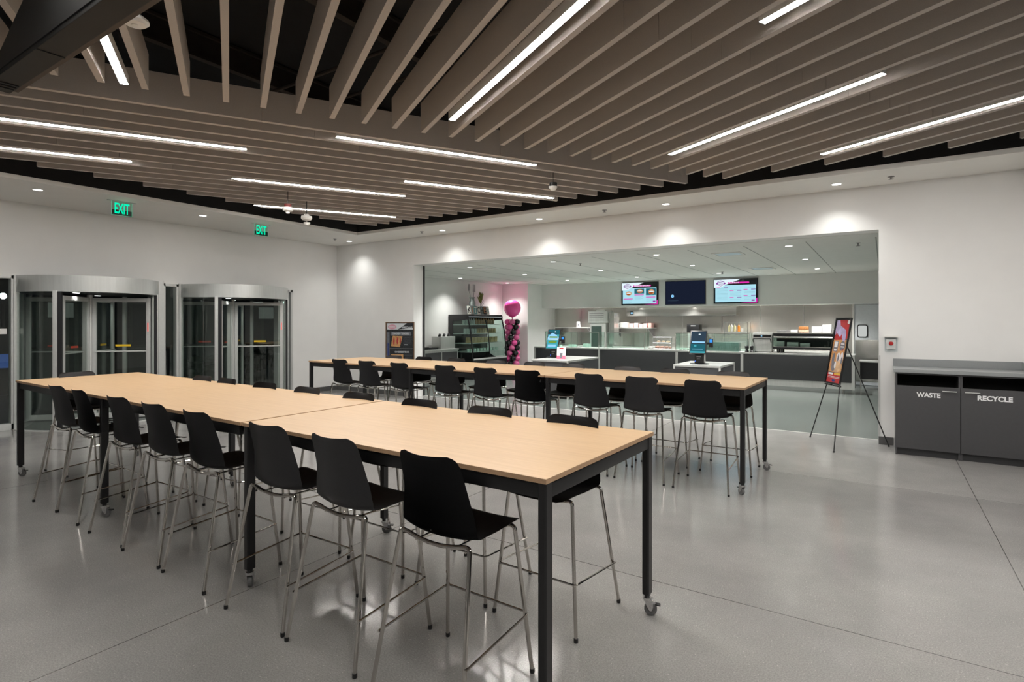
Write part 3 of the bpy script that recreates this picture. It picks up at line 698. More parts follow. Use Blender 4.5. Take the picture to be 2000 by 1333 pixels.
for i, x in enumerate(xs4):
    dup(first, (x, 6.885 - 0.013 * (x + 1.5), 0), PI + [0.02, -0.02, 0.0, 0.02, 0, -0.02, 0.02, 0.01, 0.02][i],
        'black bar stool on the servery side of the back tables, ' + (('%s from the left end' % ORD[i]) if i < 8 else 'last, nearest the easel'), 'bar stools on the servery side of the back tables')

# ------------------------------------------------------------------ waste and recycle cabinets, alarm button
def bin_cabinet(x0, x1, word, hx, wx, label, wz=0.79):
    Y0, Y1 = 8.82, 9.425; t = thing('waste_cabinet', label, 'cabinet', (x0, Y0, 0), 0, 'grey bin cabinets'); W = x1 - x0; D = Y1 - Y0
    b = MB(); b.box(0, 0.018, 0.018, D, 0, 1.065).box(W - 0.018, W, 0.018, D, 0, 1.065).box(0.018, W - 0.018, D - 0.018, D, 0, 1.065)
    b.box(0.018, W - 0.018, 0.018, 0.04, 1.045, 1.065).box(0.018, W - 0.018, 0.018, D - 0.018, 0.09, 0.108).box(0, 0.018, 0, 0.018, 0.90, 1.065).box(W - 0.018, W, 0, 0.018, 0.90, 1.065)
    b.box(0.018, W - 0.018, 0, 0.018, 1.047, 1.065)
    b.build('body', CHAR2, t, smooth=False)
    MB().box(0.018, W - 0.018, 0.30, 0.31, 0.5, 1.044).box(0.019, 0.02, 0.02, 0.3, 0.6, 1.044).box(W - 0.02, W - 0.019, 0.02, 0.3, 0.6, 1.044).build('bin_opening', DKVOID, t, smooth=False)
    MB().box(0.018, W - 0.018, 0.06, 0.075, 0, 0.09).build('kick_board', CHAR, t, smooth=False)
    d = MB().box(0.003, W - 0.003, 0, 0.018, 0.095, 0.90, 0.0015).build('door', CHAR2, t)
    MB().tube([(hx, -0.028, 0.853), (hx + 0.142, -0.028, 0.853)], 0.006, 10).tube([(hx + 0.02, 0, 0.853), (hx + 0.02, -0.028, 0.853)], 0.004, 8).tube([(hx + 0.122, 0, 0.853), (hx + 0.122, -0.028, 0.853)], 0.004, 8).build('handle', ALU, d)
    g = MB(); text_bm(g, word, 0.08, Matrix.Translation((wx, -0.0006, wz)) @ FACE, 0.0005, 0.0030, 0.245 if word == 'WASTE' else 0.325)
    g.build('lettering', INK, d, smooth=False)
bin_cabinet(0.127, 0.789, 'WASTE', 0.482, 0.345, 'grey cabinet lettered WASTE with an open slot, next to the servery opening')
bin_cabinet(0.791, 1.465, 'RECYCLE', 0.04, 0.32, 'grey cabinet lettered RECYCLE with an open slot, by the right edge')
t = thing('worktop', 'light grey counter top with upstand over the two bin cabinets', 'counter top', (0.108, 8.785, 1.067))
MB().box(0, 1.36, 0, 0.65, 0, 0.045, 0.003).build('slab', GREYTOP, t)
MB().box(0, 1.36, 0.632, 0.65, 0.0455, 0.145, 0.002).box(1.342, 1.36, 0.0, 0.631, 0.0455, 0.145, 0.002).build('upstand', GREYTOP, t)
t = thing('alarm_button', 'white emergency button box with a red button under a clear cover', 'alarm', (0.085, 9.4395, 1.41))
MB().box(-0.055, 0.055, -0.045, 0, -0.07, 0.07, 0.006).build('box', WHT, t)
MB().lathe([(0, 0.0), (0.026, 0.0), (0.028, 0.006), (0.022, 0.014), (0, 0.017)], seg=20, M=Matrix.Translation((0, -0.046, 0.01)) @ FACE).build('button', REDPL, t)
MB().box(-0.075, 0.075, -0.075, -0.002, -0.10, 0.095, 0.008).build('clear_cover', GLASS_CLEAR, t)
MB().box(-0.08, 0.08, -0.08, 0, 0.096, 0.115, 0.004).build('cover_hood', WHT, t)

# ------------------------------------------------------------------ easel with menu board
t = thing('display_easel', 'black tripod easel carrying the narrow red and orange menu board', 'easel', (0, 0, 0))
apex = Vector((-0.475, 9.115, 1.52))
tt = Vector((0.488, -0.873, 0)); upv = Vector((0.152, 0.085, 0.985)).normalized(); nv = tt.cross(upv).normalized()
bl = Vector((-0.705, 9.192, 0.85)); br = bl + tt * 0.42
for f_, n_ in ((Vector((-0.911, 9.409, 0)), 0), (Vector((-0.547, 8.477, 0)), 1), (Vector((0.058, 9.274, 0)), 2)):
    MB().tube([f_ + Vector((0, 0, 0.012)), apex + (tt * (-0.03 + 0.06 * (n_ == 1)) if n_ < 2 else Vector((0, 0, 0)))], 0.0075, 8).ball(f_ + Vector((0, 0, 0.014)), 0.013, 10).build('leg', BLKMET, t)
MB().ball(apex, 0.022, 12).build('hub', BLKMET, t)
lm = Matrix(((tt.x, upv.x, nv.x, 0), (tt.y, upv.y, nv.y, 0), (tt.z, upv.z, nv.z, 0), (0, 0, 0, 1)))
lo = Matrix.Translation(bl) @ lm
k = MB()
for x in (0.06, 0.30): k.box(x, x + 0.07, -0.022, -0.004, -0.05, 0.030, 0.002, lo)
k.tube([lo @ Vector((0.095, -0.012, -0.045)), lo @ Vector((0.335, -0.012, -0.045))], 0.006, 8)
k.build('ledge', BLKMET, t)
s = thing('menu_board', 'tall narrow red and orange menu poster in a thin black frame on the easel', 'sign', (0, 0, 0))
W_, H_ = 0.42, 0.94
MBo = Matrix.Translation(bl + upv * (H_ / 2) + tt * (W_ / 2)) @ lm
f = MB(); w2, h2 = W_ / 2, H_ / 2
f.box(-w2, -w2 + 0.014, -h2, h2, -0.012, 0.010, 0.002, MBo).box(w2 - 0.014, w2, -h2, h2, -0.012, 0.010, 0.002, MBo)
f.box(-w2 + 0.014, w2 - 0.014, h2 - 0.014, h2, -0.012, 0.010, 0.002, MBo).box(-w2 + 0.014, w2 - 0.014, -h2, -h2 + 0.014, -0.012, 0.010, 0.002, MBo)
f.box(-w2 + 0.014, w2 - 0.014, -h2 + 0.014, h2 - 0.014, -0.012, -0.004, 0, MBo)
f.build('frame', BLKMET, s)
p = MB()
a = [(0, (-0.195, -0.455, 0.195, 0.455)), (1, (-0.18, -0.30, 0.18, 0.16)), (2, (-0.185, -0.445, 0.185, -0.31)), (2, (-0.18, 0.17, 0.18, 0.44)),
     (3, [(-0.18, 0.44), (-0.10, 0.44), (-0.06, 0.36), (0.02, 0.33), (0.10, 0.30), (0.13, 0.22), (0.12, 0.10), (0.08, 0.06), (0.06, 0.16), (0.01, 0.20), (-0.06, 0.21), (-0.12, 0.25), (-0.18, 0.22)]),
     (2, [(-0.16, 0.30), (-0.13, 0.20), (-0.05, 0.17), (0.02, 0.25), (0.03, 0.16), (-0.15, 0.15)]), (0, disc_poly(0.14, 0.41, 0.03)),
     (4, (-0.15, -0.01, -0.03, 0.14)), (0, (-0.135, 0.05, -0.05, 0.13)), (0, (-0.13, 0.0, -0.06, 0.03)), (4, disc_poly(0.085, 0.075, 0.07, 14)), (0, (0.04, 0.095, 0.13, 0.11)), (0, (0.04, 0.055, 0.13, 0.07)),
     (4, disc_poly(-0.10, -0.12, 0.035, 14, 0.09)), (0, disc_poly(0.03, -0.09, 0.05, 14, 0.07)), (4, disc_poly(0.03, -0.10, 0.02, 12, 0.06)), (0, disc_poly(0.12, -0.10, 0.04, 14, 0.09)), (4, disc_poly(0.13, -0.13, 0.02, 12, 0.06)),
     (5, disc_poly(0.02, -0.22, 0.14, 18, 0.08)), (4, disc_poly(-0.06, -0.22, 0.06, 14, 0.07)), (0, disc_poly(-0.02, -0.20, 0.025, 14, 0.05)), (2, (0.10, 0.01, 0.13, 0.03)),
     (6, (0.0, -0.335, 0.17, -0.305)), (0, (-0.16, -0.338, -0.03, -0.312)), (0, (-0.16, -0.365, 0.16, -0.360)), (0, (-0.16, -0.38, 0.16, -0.376)), (7, disc_poly(0.01, -0.415, 0.045, 16, 0.018))]
art(p, MBo @ Matrix.Translation((0, 0, -0.0045)), a)
p.build('printed_poster', [P_WHITE, P_ORANGE, P_RED, P_LILAC, P_GREY, P_TAN, P_YEL, P_BLUE], s, smooth=False)

# specials poster on a floor stand by the opening
t = thing('poster_stand', 'framed black specials poster on a stand beside the servery opening', 'sign', (-8.98, 9.05, 0), 0.42)
f = MB(); w2 = 0.335; z0, z1 = 0.78, 1.715
f.box(-w2, -w2 + 0.02, -0.015, 0.01, z0, z1, 0.003).box(w2 - 0.02, w2, -0.015, 0.01, z0, z1, 0.003).box(-w2 + 0.02, w2 - 0.02, -0.015, 0.01, z1 - 0.02, z1, 0.003).box(-w2 + 0.02, w2 - 0.02, -0.015, 0.01, z0, z0 + 0.02, 0.003)
f.build('frame', GOLDF, t)
MB().box(-w2 + 0.02, w2 - 0.02, -0.004, 0.008, z0 + 0.02, z1 - 0.02).build('backing', P_BLACK, t, smooth=False)
MB().tube([(-0.2, 0.02, 0.78), (-0.26, 0.02, 0.02)], 0.012, 8).tube([(0.2, 0.02, 0.78), (0.26, 0.02, 0.02)], 0.012, 8).tube([(0, 0.02, 0.9), (0, 0.24, 0.02)], 0.012, 8).build('easel_leg', BLKMET, t)
p = MB(); MP = Matrix.Translation((0, -0.0045, (z0 + z1) / 2)) @ FACE
a = [(0, (-0.30, 0.28, 0.30, 0.44)), (1, [(-0.05, 0.30), (0.31, 0.34), (0.31, 0.44), (0.16, 0.44)]), (1, (-0.31, 0.20, 0.31, 0.30)), (2, disc_poly(-0.18, 0.36, 0.10, 18, 0.055)), (0, (-0.25, 0.352, -0.11, 0.366)),
     (3, (-0.22, 0.165, 0.26, 0.25)), (1, (-0.20, -0.08, 0.02, 0.16)), (4, [(-0.21, -0.07), (0.0, -0.09), (0.06, 0.15), (-0.17, 0.16)]), (5, disc_poly(-0.14, 0.04, 0.018, 12, 0.09)), (5, disc_poly(-0.06, 0.05, 0.018, 12, 0.08)), (5, disc_poly(0.01, 0.05, 0.014, 12, 0.07))]
a += [(6, (0.08, 0.135 - 0.022 * k, 0.27, 0.139 - 0.022 * k)) for k in range(8)]
a += [(0, (0.10, -0.045, 0.18, -0.03)), (0, (-0.24, -0.122, 0.30, -0.119)), (4, (-0.21, -0.44, 0.08, -0.25)), (7, disc_poly(-0.06, -0.33, 0.12, 16, 0.07)), (2, disc_poly(-0.02, -0.38, 0.05, 14, 0.03)), (5, disc_poly(-0.12, -0.31, 0.03, 10)), (0, disc_poly(0.0, -0.30, 0.02, 8))]
a += [(6, (0.12, -0.25 - 0.022 * k, 0.28, -0.246 - 0.022 * k)) for k in range(8)] + [(3, (-0.31, -0.44, -0.24, 0.24)), (8, (-0.29, -0.44, -0.25, 0.0))]
zz = art(p, MP, a); p.m(0)
for wd, x, y, sz, wd_ in (('SPECIALS', 0.17, 0.345, 0.05, 0.24), ('CHICKEN TENDERS', 0.02, 0.208, 0.05, 0.40), ('CHEESESTEAK', 0.05, -0.20, 0.05, 0.34)):
    text_bm(p, wd, sz, MP @ Matrix.Translation((x, y, zz + 0.001)), 0.0006, 0.0015, wd_)
p.build('printed_poster', [P_WHITE, P_BLACK, P_PINK, P_GREY, P_ORANGE, P_RED, P_GREY, P_TAN, P_BLUE], t, smooth=False)
MB().box(-w2 + 0.018, w2 - 0.018, -0.0275, -0.0265, z0 + 0.018, z1 - 0.018).box(-w2 + 0.018, w2 - 0.018, -0.0264, -0.015, z1 - 0.02, z1 - 0.018).build('clear_sheet', GLASS_CLEAR, t, smooth=False)

# ------------------------------------------------------------------ servery shell
KX, KY, KZ = -11.06, 16.10, 3.015
wbox('wall_left', KX - 0.3, KX, 9.76, KY, 0, KZ, KWALL)
wbox('wall_back', KX - 0.3, -10.02, KY, KY + 0.2, 0, KZ, KWALL)
wbox('wall_left', -10.22, -10.02, KY + 0.2, 18.0, 0, KZ, KWALL)
wbox('wall_back', -10.02, 2.0, 17.05, 17.25, 2.20, KZ, KWALL)
wbox('ceiling', -10.02, 2.0, 17.25, 18.0, 2.20, 2.26, KWALL)
wbox('wall_back', -10.02, -0.70, 17.98, 18.1, 0, 2.20, KWALL)
wbox('wall_back', 0.40, 2.0, 17.9, 18.1, 0, 2.20, KWALL)
wbox('wall_right', 2.0, 2.2, 9.76, 18.0, 0, KZ, KWALL)
# stainless wall cladding, one sheet after another
xs_ = [-10.0, -8.95, -7.75, -6.55, -5.35, -4.15, -3.05, -1.9, -0.72]
st = MB()
for a, b in zip(xs_[:-1], xs_[1:]): st.box(a + 0.004, b - 0.004, 17.965, 17.98, 0.0, 2.199, 0.001)
setting(st.build('trim_6', STEELW, smooth=False))
wbox('ceiling', KX, 2.0, 9.76, 17.05, KZ, KZ + 0.05, KCEIL)
g = MB()
for k in range(14):
    x = -10.6 + 1.22 * k * 0.85 if False else -10.55 + 0.95 * k
    if x < 1.9: g.box(x - 0.008, x + 0.008, 10.2, 17.04, KZ - 0.0025, KZ - 0.0005)
setting(g.build('trim_7', GRID, smooth=False))

dl = 0
nm = {10.58: 'first row behind the opening', 13.02: 'second row', 15.5: 'row before the menu screens'}
for x in (-10.45, -8.2, -5.94, -3.66, -1.35):
    for y in (10.58, 13.02, 15.5):
        if (x, y) == (-10.45, 10.58): continue
        col = {-10.45: 'by the side wall', -8.2: 'next one from the side wall', -5.94: 'over the first kiosk', -3.66: 'over the second kiosk', -1.35: 'toward the swing door'}[x]
        downlight(x, y, KZ, KITCHEN_DOWN_W * (0.38 if x < -10 else 1.0), 'recessed servery downlight, %s, %s' % (nm[y], col), 'servery downlights', size=116, blend=1.0)
for x, lab in zip((-8.48, -6.70, -4.91, -3.16, -1.36), ('leftmost small light under the bulkhead before the stainless wall', 'small light under the bulkhead where the hood begins', 'small light under the bulkhead below the dark screen',
                        'small light under the bulkhead below the LUNCH screen', 'small light under the bulkhead above the heated case')):
    downlight(x, 17.14, 2.20, KITCHEN_DOWN_W * 0.42, lab, 'lights under the bulkhead', size=150, blend=1.0)
def diffuser(x, y, w, lab, m):
    t = thing('air_diffuser', lab, 'air vent', (x, y, KZ), 0, 'square air diffusers in the servery ceiling')
    MB().box(-w, w, -w, -w + 0.03, -0.012, 0).box(-w, w, w - 0.03, w, -0.012, 0).box(-w, -w + 0.03, -w + 0.03, w - 0.03, -0.012, 0).box(w - 0.03, w, -w + 0.03, w - 0.03, -0.012, 0).build('frame', WHT, t, smooth=False)
    MB().box(-w + 0.05, w - 0.05, -w + 0.05, w - 0.05, -0.010, -0.004, 0.003).build('plate', m, t)
PL1 = mat('pale_blue_panel', (0.55, 0.68, 0.76), 0.3, noise=0.03)
diffuser(-8.15, 11.1, 0.26, 'square air diffuser near the side wall, second ceiling bay', WHT)
diffuser(-2.47, 11.2, 0.26, 'pale square diffuser nearest above the opening on the right', PL1)
diffuser(-2.45, 14.65, 0.26, 'pale square diffuser before the right menu screen', PL1)
diffuser(-5.0, 13.9, 0.16, 'small dark air grille above the counter middle', GREYMET)
for i, (x, y) in enumerate([(-9.9, 10.7), (-5.6, 11.2), (-3.5, 15.2), (-0.35, 10.8)]):
    tag(MB().lathe([(0.035, 0), (0.035, -0.005), (0.011, -0.007), (0.009, -0.045), (0.032, -0.05), (0.03, -0.055), (0, -0.057)], (x, y, KZ), 12).build('sprinkler_head', GREYMET),
        ['servery sprinkler head near the side wall', 'servery sprinkler head between the first two downlights', 'servery sprinkler head in front of the dark screen', 'servery sprinkler head by the right end of the opening'][i], 'sprinkler', 'servery sprinklers')

# swing door with porthole
D = bpy.data.objects.new('door_3', None); C.objects.link(D); D.location = (-0.72, 17.9, 0); setting(D)
MB().box(0, 0.05, -0.02, 0.08, 0, 2.199).box(1.07, 1.12, -0.02, 0.08, 0, 2.199).build('door_frame', WHT, D, smooth=False)
GD = mat('pale_grey_door', (0.72, 0.75, 0.78), 0.4, noise=0.03)
d = MB().box(0.055, 1.065, 0.0, 0.045, 0.01, 2.19, 0.004).build('door_leaf', GD, D)
MB().box(0.07, 1.05, -0.006, -0.001, 0.10, 1.23, 0.002).build('kick_plate', STEEL, d)
def rrect(cx, cy, w, h, r, n=6):
    out = []
    for sx, sy, a0 in ((1, 1, 0), (-1, 1, 90), (-1, -1, 180), (1, -1, 270)):
        for k in range(n + 1):
            a = math.radians(a0 + 90 * k / n); out.append((cx + sx * (w - r) + r * math.cos(a), cy + sy * (h - r) + r * math.sin(a)))
    return out
MD = Matrix.Translation((0.24, -0.001, 1.47)) @ FACE
MB().prism(rrect(0, 0, 0.125, 0.175, 0.05), 0, 0.012, MD).build('window_gasket', BLKRUB, d)
MB().prism(rrect(0, 0, 0.100, 0.150, 0.04), 0.0125, 0.015, MD).build('window_glass', glow('lit_porthole', (0.52, 0.54, 0.52), 1.0), d)

# exhaust hood
t = thing('exhaust_hood', 'long stainless exhaust hood under the bulkhead behind the counter', 'hood', (-7.05, 17.47, 1.90))
MB().box(0, 3.42, 0, 0.49, 0.012, 0.298, 0.004).build('canopy', STEEL, t)
MB().box(0.02, 3.40, 0.02, 0.47, 0.0, 0.011).build('rim', GREYMET, t, smooth=False)
c = MB().box(0.13, 0.24, -0.012, -0.001, 0.05, 0.16, 0.002).build('control_screen', BLK, t)
MB().box(0.15, 0.22, -0.014, -0.0125, 0.08, 0.13).build('display', S_LBLUE, c, smooth=False)

# ------------------------------------------------------------------ menu screens
def screen(x0, z0, w, h, label, kind):
    t = thing('menu_screen', label, 'screen', (x0, 16.99, z0), 0.0, 'menu screens on the bulkhead')
    MB().box(0, w, 0, 0.045, 0, h, 0.004).build('bezel', BLK, t)
    MB().box(w * 0.3, w * 0.7, 0.045, 0.059, h * 0.3, h * 0.7).build('wall_bracket', BLK, t, smooth=False)
    p = MB(); M = Matrix.Translation((w / 2, -0.0005, h / 2)) @ FACE; W = w / 2 - 0.015; H = h / 2 - 0.015
    mats = [S_CYAN, S_BLACK, S_WHITE, S_PINK, S_PURP, S_GREY, S_TAN, S_BUN, S_SLATE, S_TEAL, S_NAVY, S_BLUE, S_LBLUE]
    def q(x, y): return (-W + 2 * W * x, -H + 2 * H * y)
    def rc(mi, x0_, y0_, x1_, y1_): return (mi, [q(x0_, y0_), q(x1_, y0_), q(x1_, y1_), q(x0_, y1_)])
    if kind == 'dark':
        a = [rc(10, 0, 0, 1, 1), (12, disc_poly(*q(0.18, 0.36), 0.045)), (11, disc_poly(*q(0.18, 0.36), 0.022)), rc(8, 0.06, 0.15, 0.33, 0.165), rc(8, 0.12, 0.11, 0.28, 0.12)]
        art(p, M, a)
    else:
        a = [rc(1, 0, 0, 1, 1), (2, [q(0, 1), q(0.62, 1), q(0.22, 0.74), q(0.12, 0.66), q(0, 0.66)]), rc(0, 0.03, 0.04, 0.965, 0.76), (2, [q(0, 0.95), q(0.2, 0.95), q(0.26, 0.76), q(0.16, 0.67), q(0, 0.66)]),
             (3, [q(0.62, 0.0), q(1, 0.0), q(1, 0.20), q(0.97, 0.18), q(0.97, 0.035)])]
        hx = [q(0.08, 0.92), q(0.15, 0.97), q(0.24, 0.93), q(0.25, 0.80), q(0.16, 0.72), q(0.07, 0.80)]
        cx, cy = q(0.16, 0.85); a += [(4, hx), (2, [((x - cx) * 0.86 + cx, (y - cy) * 0.86 + cy) for x, y in hx]), rc(4, 0.05, 0.81, 0.27, 0.87), rc(2, 0.09, 0.825, 0.23, 0.855), (4, [q(0.10, 0.885), q(0.22, 0.905), q(0.22, 0.925), q(0.10, 0.905)])]
        a += [(3, rrect(*q(0.57, 0.855), 0.25 * 2 * W, 0.032 * 2 * H, 0.03))]
        if kind == 'breakfast':
            for cx0, yy, hh, bar in ((0.05, 0.40, 0.24, 0.27), (0.36, 0.50, 0.22, 0.445), (0.68, 0.42, 0.30, 0.335)):
                a += [rc(9 if cx0 > 0.1 else 0, cx0, yy, cx0 + 0.27, yy + hh), (6, disc_poly(*q(cx0 + 0.15, yy + hh * 0.5), 0.10, 16, hh * H * 0.8)), (7, disc_poly(*q(cx0 + 0.14, yy + hh * 0.32), 0.07, 12, hh * H * 0.3)),
                      (2, disc_poly(*q(cx0 + 0.15, yy + hh * 0.55), 0.08, 12, hh * H * 0.16)), rc(3, cx0, bar - 0.02, cx0 + 0.26, bar + 0.015)]
                for k in range(4): a.append(rc(5, cx0 + 0.01, bar - 0.09 - k * 0.045, cx0 + 0.24 - 0.05 * (k % 2), bar - 0.083 - k * 0.045))
            a += [rc(4, 0.87, 0.10, 0.94, 0.17)]
        else:
            for cx0, ys in ((0.06, (0.655,)), (0.37, (0.52, 0.23)), (0.69, (0.56, 0.30))):
                for yb_ in ys:
                    a += [rc(3, cx0, yb_ - 0.013, cx0 + 0.09, yb_ + 0.013), rc(4, cx0 + 0.17, yb_ - 0.013, cx0 + 0.27, yb_ + 0.013)]
                y = 0.62
                while y > 0.1:
                    if all(abs(y - yy) > 0.03 for yy in ys): a.append(rc(5, cx0 + 0.01, y - 0.004, cx0 + 0.26, y + 0.003))
                    y -= 0.052
            a += [rc(4, 0.87, 0.07, 0.94, 0.13)]
        zz = art(p, M, a); p.m(2)
        text_bm(p, 'BREAKFAST SPECIALS' if kind == 'breakfast' else 'LUNCH', 0.055, M @ Matrix.Translation((*q(0.57 if kind == 'breakfast' else 0.47, 0.855), zz + 0.0005)), 0.0003, 0.001, (0.42 if kind == 'breakfast' else 0.2) * 2 * W)
    p.build('picture', mats, t, smooth=False)
screen(-7.03, 2.25, 1.21, 0.72, 'menu screen with three breakfast dishes, left of three on the bulkhead', 'breakfast')
screen(-5.60, 2.24, 1.21, 0.72, 'dark blue standby screen in the middle of three on the bulkhead', 'dark')
screen(-4.16, 2.25, 1.21, 0.71, 'menu screen headed LUNCH with text columns on the bulkhead', 'lunch')

# ------------------------------------------------------------------ service counter
t = thing('service_counter', 'long stainless-topped service counter with charcoal panels', 'counter', (-9.37, 15.5, 0))
MB().box(-0.02, 8.80, -0.02, 0.78, 0.89, 0.93, 0.004).build('worktop', STEELB, t)
xs_ = [0.0, 2.24, 4.58, 6.29, 8.77]
for a, b in zip(xs_[:-1], xs_[1:]): MB().box(a + 0.035, b - 0.035, 0.0, 0.02, 0.27, 0.888, 0.002).build('front_panel', CHAR, t)
for x in xs_: MB().box(x - 0.033, x + 0.033, 0.002, 0.022, 0.10, 0.888, 0.001).build('panel_strip', STEELB, t)
MB().box(0.0, 8.77, 0.05, 0.07, 0.10, 0.268).build('kick_panel', STEELB, t, smooth=False)
MB().box(-0.01, 0.01, 0.024, 0.76, 0.1, 0.888).box(8.775, 8.79, 0.024, 0.76, 0.1, 0.888).build('end_panel', CHAR, t, smooth=False)
for x in (0.3, 2.3, 4.6, 6.4, 8.55):
    for y in (0.15, 0.65): MB().lathe([(0.02, 0.0), (0.02, 0.10)], (x, y, 0), 10).build('foot', STEEL, t)
for nm_, x0, x1, y0, y1, z1, lab in (('back_counter', -9.9, -0.85, 17.2, 17.93, 0.90, 'stainless back counter along the stainless wall'),):
    t = thing(nm_, lab, 'counter', (x0, y0, 0)); L = x1 - x0
    MB().box(0, L, 0, y1 - y0, z1 - 0.04, z1, 0.003).build('worktop', STEELB, t); MB().box(0.02, L - 0.02, 0.03, y1 - y0, 0.1, z1 - 0.041).build('body', STEELB, t, smooth=False)
    for x in (0.1, L / 2, L - 0.1): MB().box(x - 0.02, x + 0.02, 0.1, 0.14, 0, 0.099).build('foot', STEEL, t, smooth=False)
t = thing('side_cabinet', 'low black cabinet with steel trim before the swing door', 'cabinet', (-0.50, 16.7, 0))
MB().box(0, 1.3, 0, 0.6, 0.28, 0.70).build('body', BLK, t, smooth=False); MB().box(-0.02, 1.32, -0.02, 0.62, 0.70, 0.73).build('worktop', STEELB, t, smooth=False)
for x in (0.0, 1.27): MB().box(x, x + 0.03, 0.0, 0.03, 0, 0.279).build('leg', STEELB, t, smooth=False)

# sneeze guards
def guard(x0, x1, y0, depth, h, label):
    t = thing('sneeze_guard', label, 'glass guard', (x0, y0, 0.93), 0, 'glass guards on the service counter'); L = x1 - x0; w = 0.014
    n_ = max(1, round(L / 1.1))
    for k in range(n_ + 1):
        x = (L - w) * k / n_
        MB().box(x, x + w, 0, w, 0.006, h, 0.002).box(x, x + w, depth - w, depth, 0.006, h, 0.002).lathe([(0.03, 0), (0.03, 0.006), (0, 0.006)], (x + w / 2, w / 2, 0), 12).lathe([(0.03, 0), (0.03, 0.006), (0, 0.006)], (x + w / 2, depth - w / 2, 0), 12).build('post', STEEL, t)
    MB().box(0, L, -0.01, depth, h + 0.001, h + 0.012).build('top_glass', GLASS_CASE, t, smooth=False)
    MB().box(-0.004, L + 0.004, -0.022, -0.011, h - 0.004, h + 0.014).build('top_edge', STEEL, t, smooth=False)
    MB().box(w, L - w, 0.003, 0.009, 0.02, h - 0.001).build('front_glass', GLASS_CASE, t, smooth=False)
    for x in (0.003, L - 0.009): MB().box(x, x + 0.006, w, depth - w, 0.02, h - 0.001).build('side_glass', GLASS_CASE, t, smooth=False)
guard(-9.05, -7.18, 15.60, 0.42, 0.47, 'glass sneeze guard at the left end of the service counter')
guard(-6.92, -5.75, 15.60, 0.42, 0.47, 'glass sneeze guard at the counter middle before the pink packages')
guard(-4.85, -2.92, 15.60, 0.42, 0.47, 'glass sneeze guard behind the second kiosk')

# louvred dispenser tower on the back counter
t = thing('louvred_tower', 'tall stainless unit with a louvred top standing by the first glass guard', 'kitchen machine', (-7.98, 16.65, 0))
MB().box(0, 0.56, 0, 0.5, 0.02, 1.68, 0.008).box(-0.05, 0.61, -0.03, 0.5, 1.685, 2.06, 0.01).build('body', STEELB, t)
l = MB()
for k in range(4): l.box(0.0, 0.5, -0.038, -0.031, 1.77 + k * 0.07, 1.79 + k * 0.07)
l.build('louvre', GREYMET, t, smooth=False)
MB().box(0.06, 0.42, -0.012, -0.001, 0.5, 1.58, 0.002).build('glass_door', mat('dark_green_glass', (0.05, 0.075, 0.065), 0.12, noise=0.1), t)
MB().lathe([(0, 2.061), (0.14, 2.061), (0.15, 2.10), (0.10, 2.11), (0, 2.11)], (0.28, 0.2, 0), 16).build('top_tray', WHT, t)
MB().box(0.62, 0.80, 0.1, 0.5, 1.0, 2.02, 0.004).build('side_duct', STEEL, t)
for a in ((0.03, 0.06), (0.50, 0.53)): MB().box(a[0], a[1], 0.05, 0.08, 0, 0.0199).build('foot', STEEL, t, smooth=False)

# wall shelves above the back counter
def shelf(x0, x1, z, label):
    t = thing('wall_shelf', label, 'shelf', (x0, 17.45, z), 0, 'stainless wall shelves')
    MB().box(0, x1 - x0, 0, 0.50, 0, 0.03, 0.003).build('board', STEELB, t)
    for x in (0.1, x1 - x0 - 0.1): MB().prism([(0, 0), (0.0, -0.03), (0.46, -0.28), (0.50, -0.28), (0.50, 0)], -0.01, 0.01, Matrix(((0, 0, 1, x), (1, 0, 0, 0), (0, 1, 0, 0), (0, 0, 0, 1)))).build('bracket', GREYMET, t, smooth=False)
shelf(-9.80, -8.35, 1.50, 'stainless wall shelf left of the louvred tower')
shelf(-7.55, -6.2, 1.50, 'stainless wall shelf carrying the pink packages')
tp = thing('table_sign', 'small white folded sign standing on the left wall shelf', 'sign', (-8.85, 17.55, 1.53), 0.05)
MB().prism([(-0.075, 0), (0.075, 0), (0.06, 0.2), (-0.06, 0.2)], -0.004, 0.0, FACE).build('card', PAPER, tp, smooth=False)
MB().prism(disc_poly(0.0, 0.08, 0.03), 0.0005, 0.001, FACE).build('print', P_GREY, tp, smooth=False)
pk = None
for i, (x, m_, w_, h_) in enumerate([(-7.46, PAPER, 0.20, 0.16), (-7.20, WHT, 0.24, 0.17), (-6.93, PINKP, 0.14, 0.14), (-6.76, PAPER, 0.13, 0.15), (-6.60, PINKP, 0.13, 0.12), (-6.45, PINKP, 0.13, 0.14), (-6.30, PINKP, 0.12, 0.15)]):
    o = MB().box(-w_ / 2, w_ / 2, -0.12, 0.12, 0, h_, 0.025).build('paper_package', m_); o.location = (x, 17.68, 1.531)
    tag(o, ['white paper package at the left end of the packages shelf', 'largest white package on the packages shelf', 'pink package next to the large white one on the shelf', 'narrow white package between two pink ones',
            'low pink package right of the narrow white one', 'pink package second from the right end of the shelf', 'pink package at the right end of the shelf'][i], 'package', 'packages on the wall shelf')
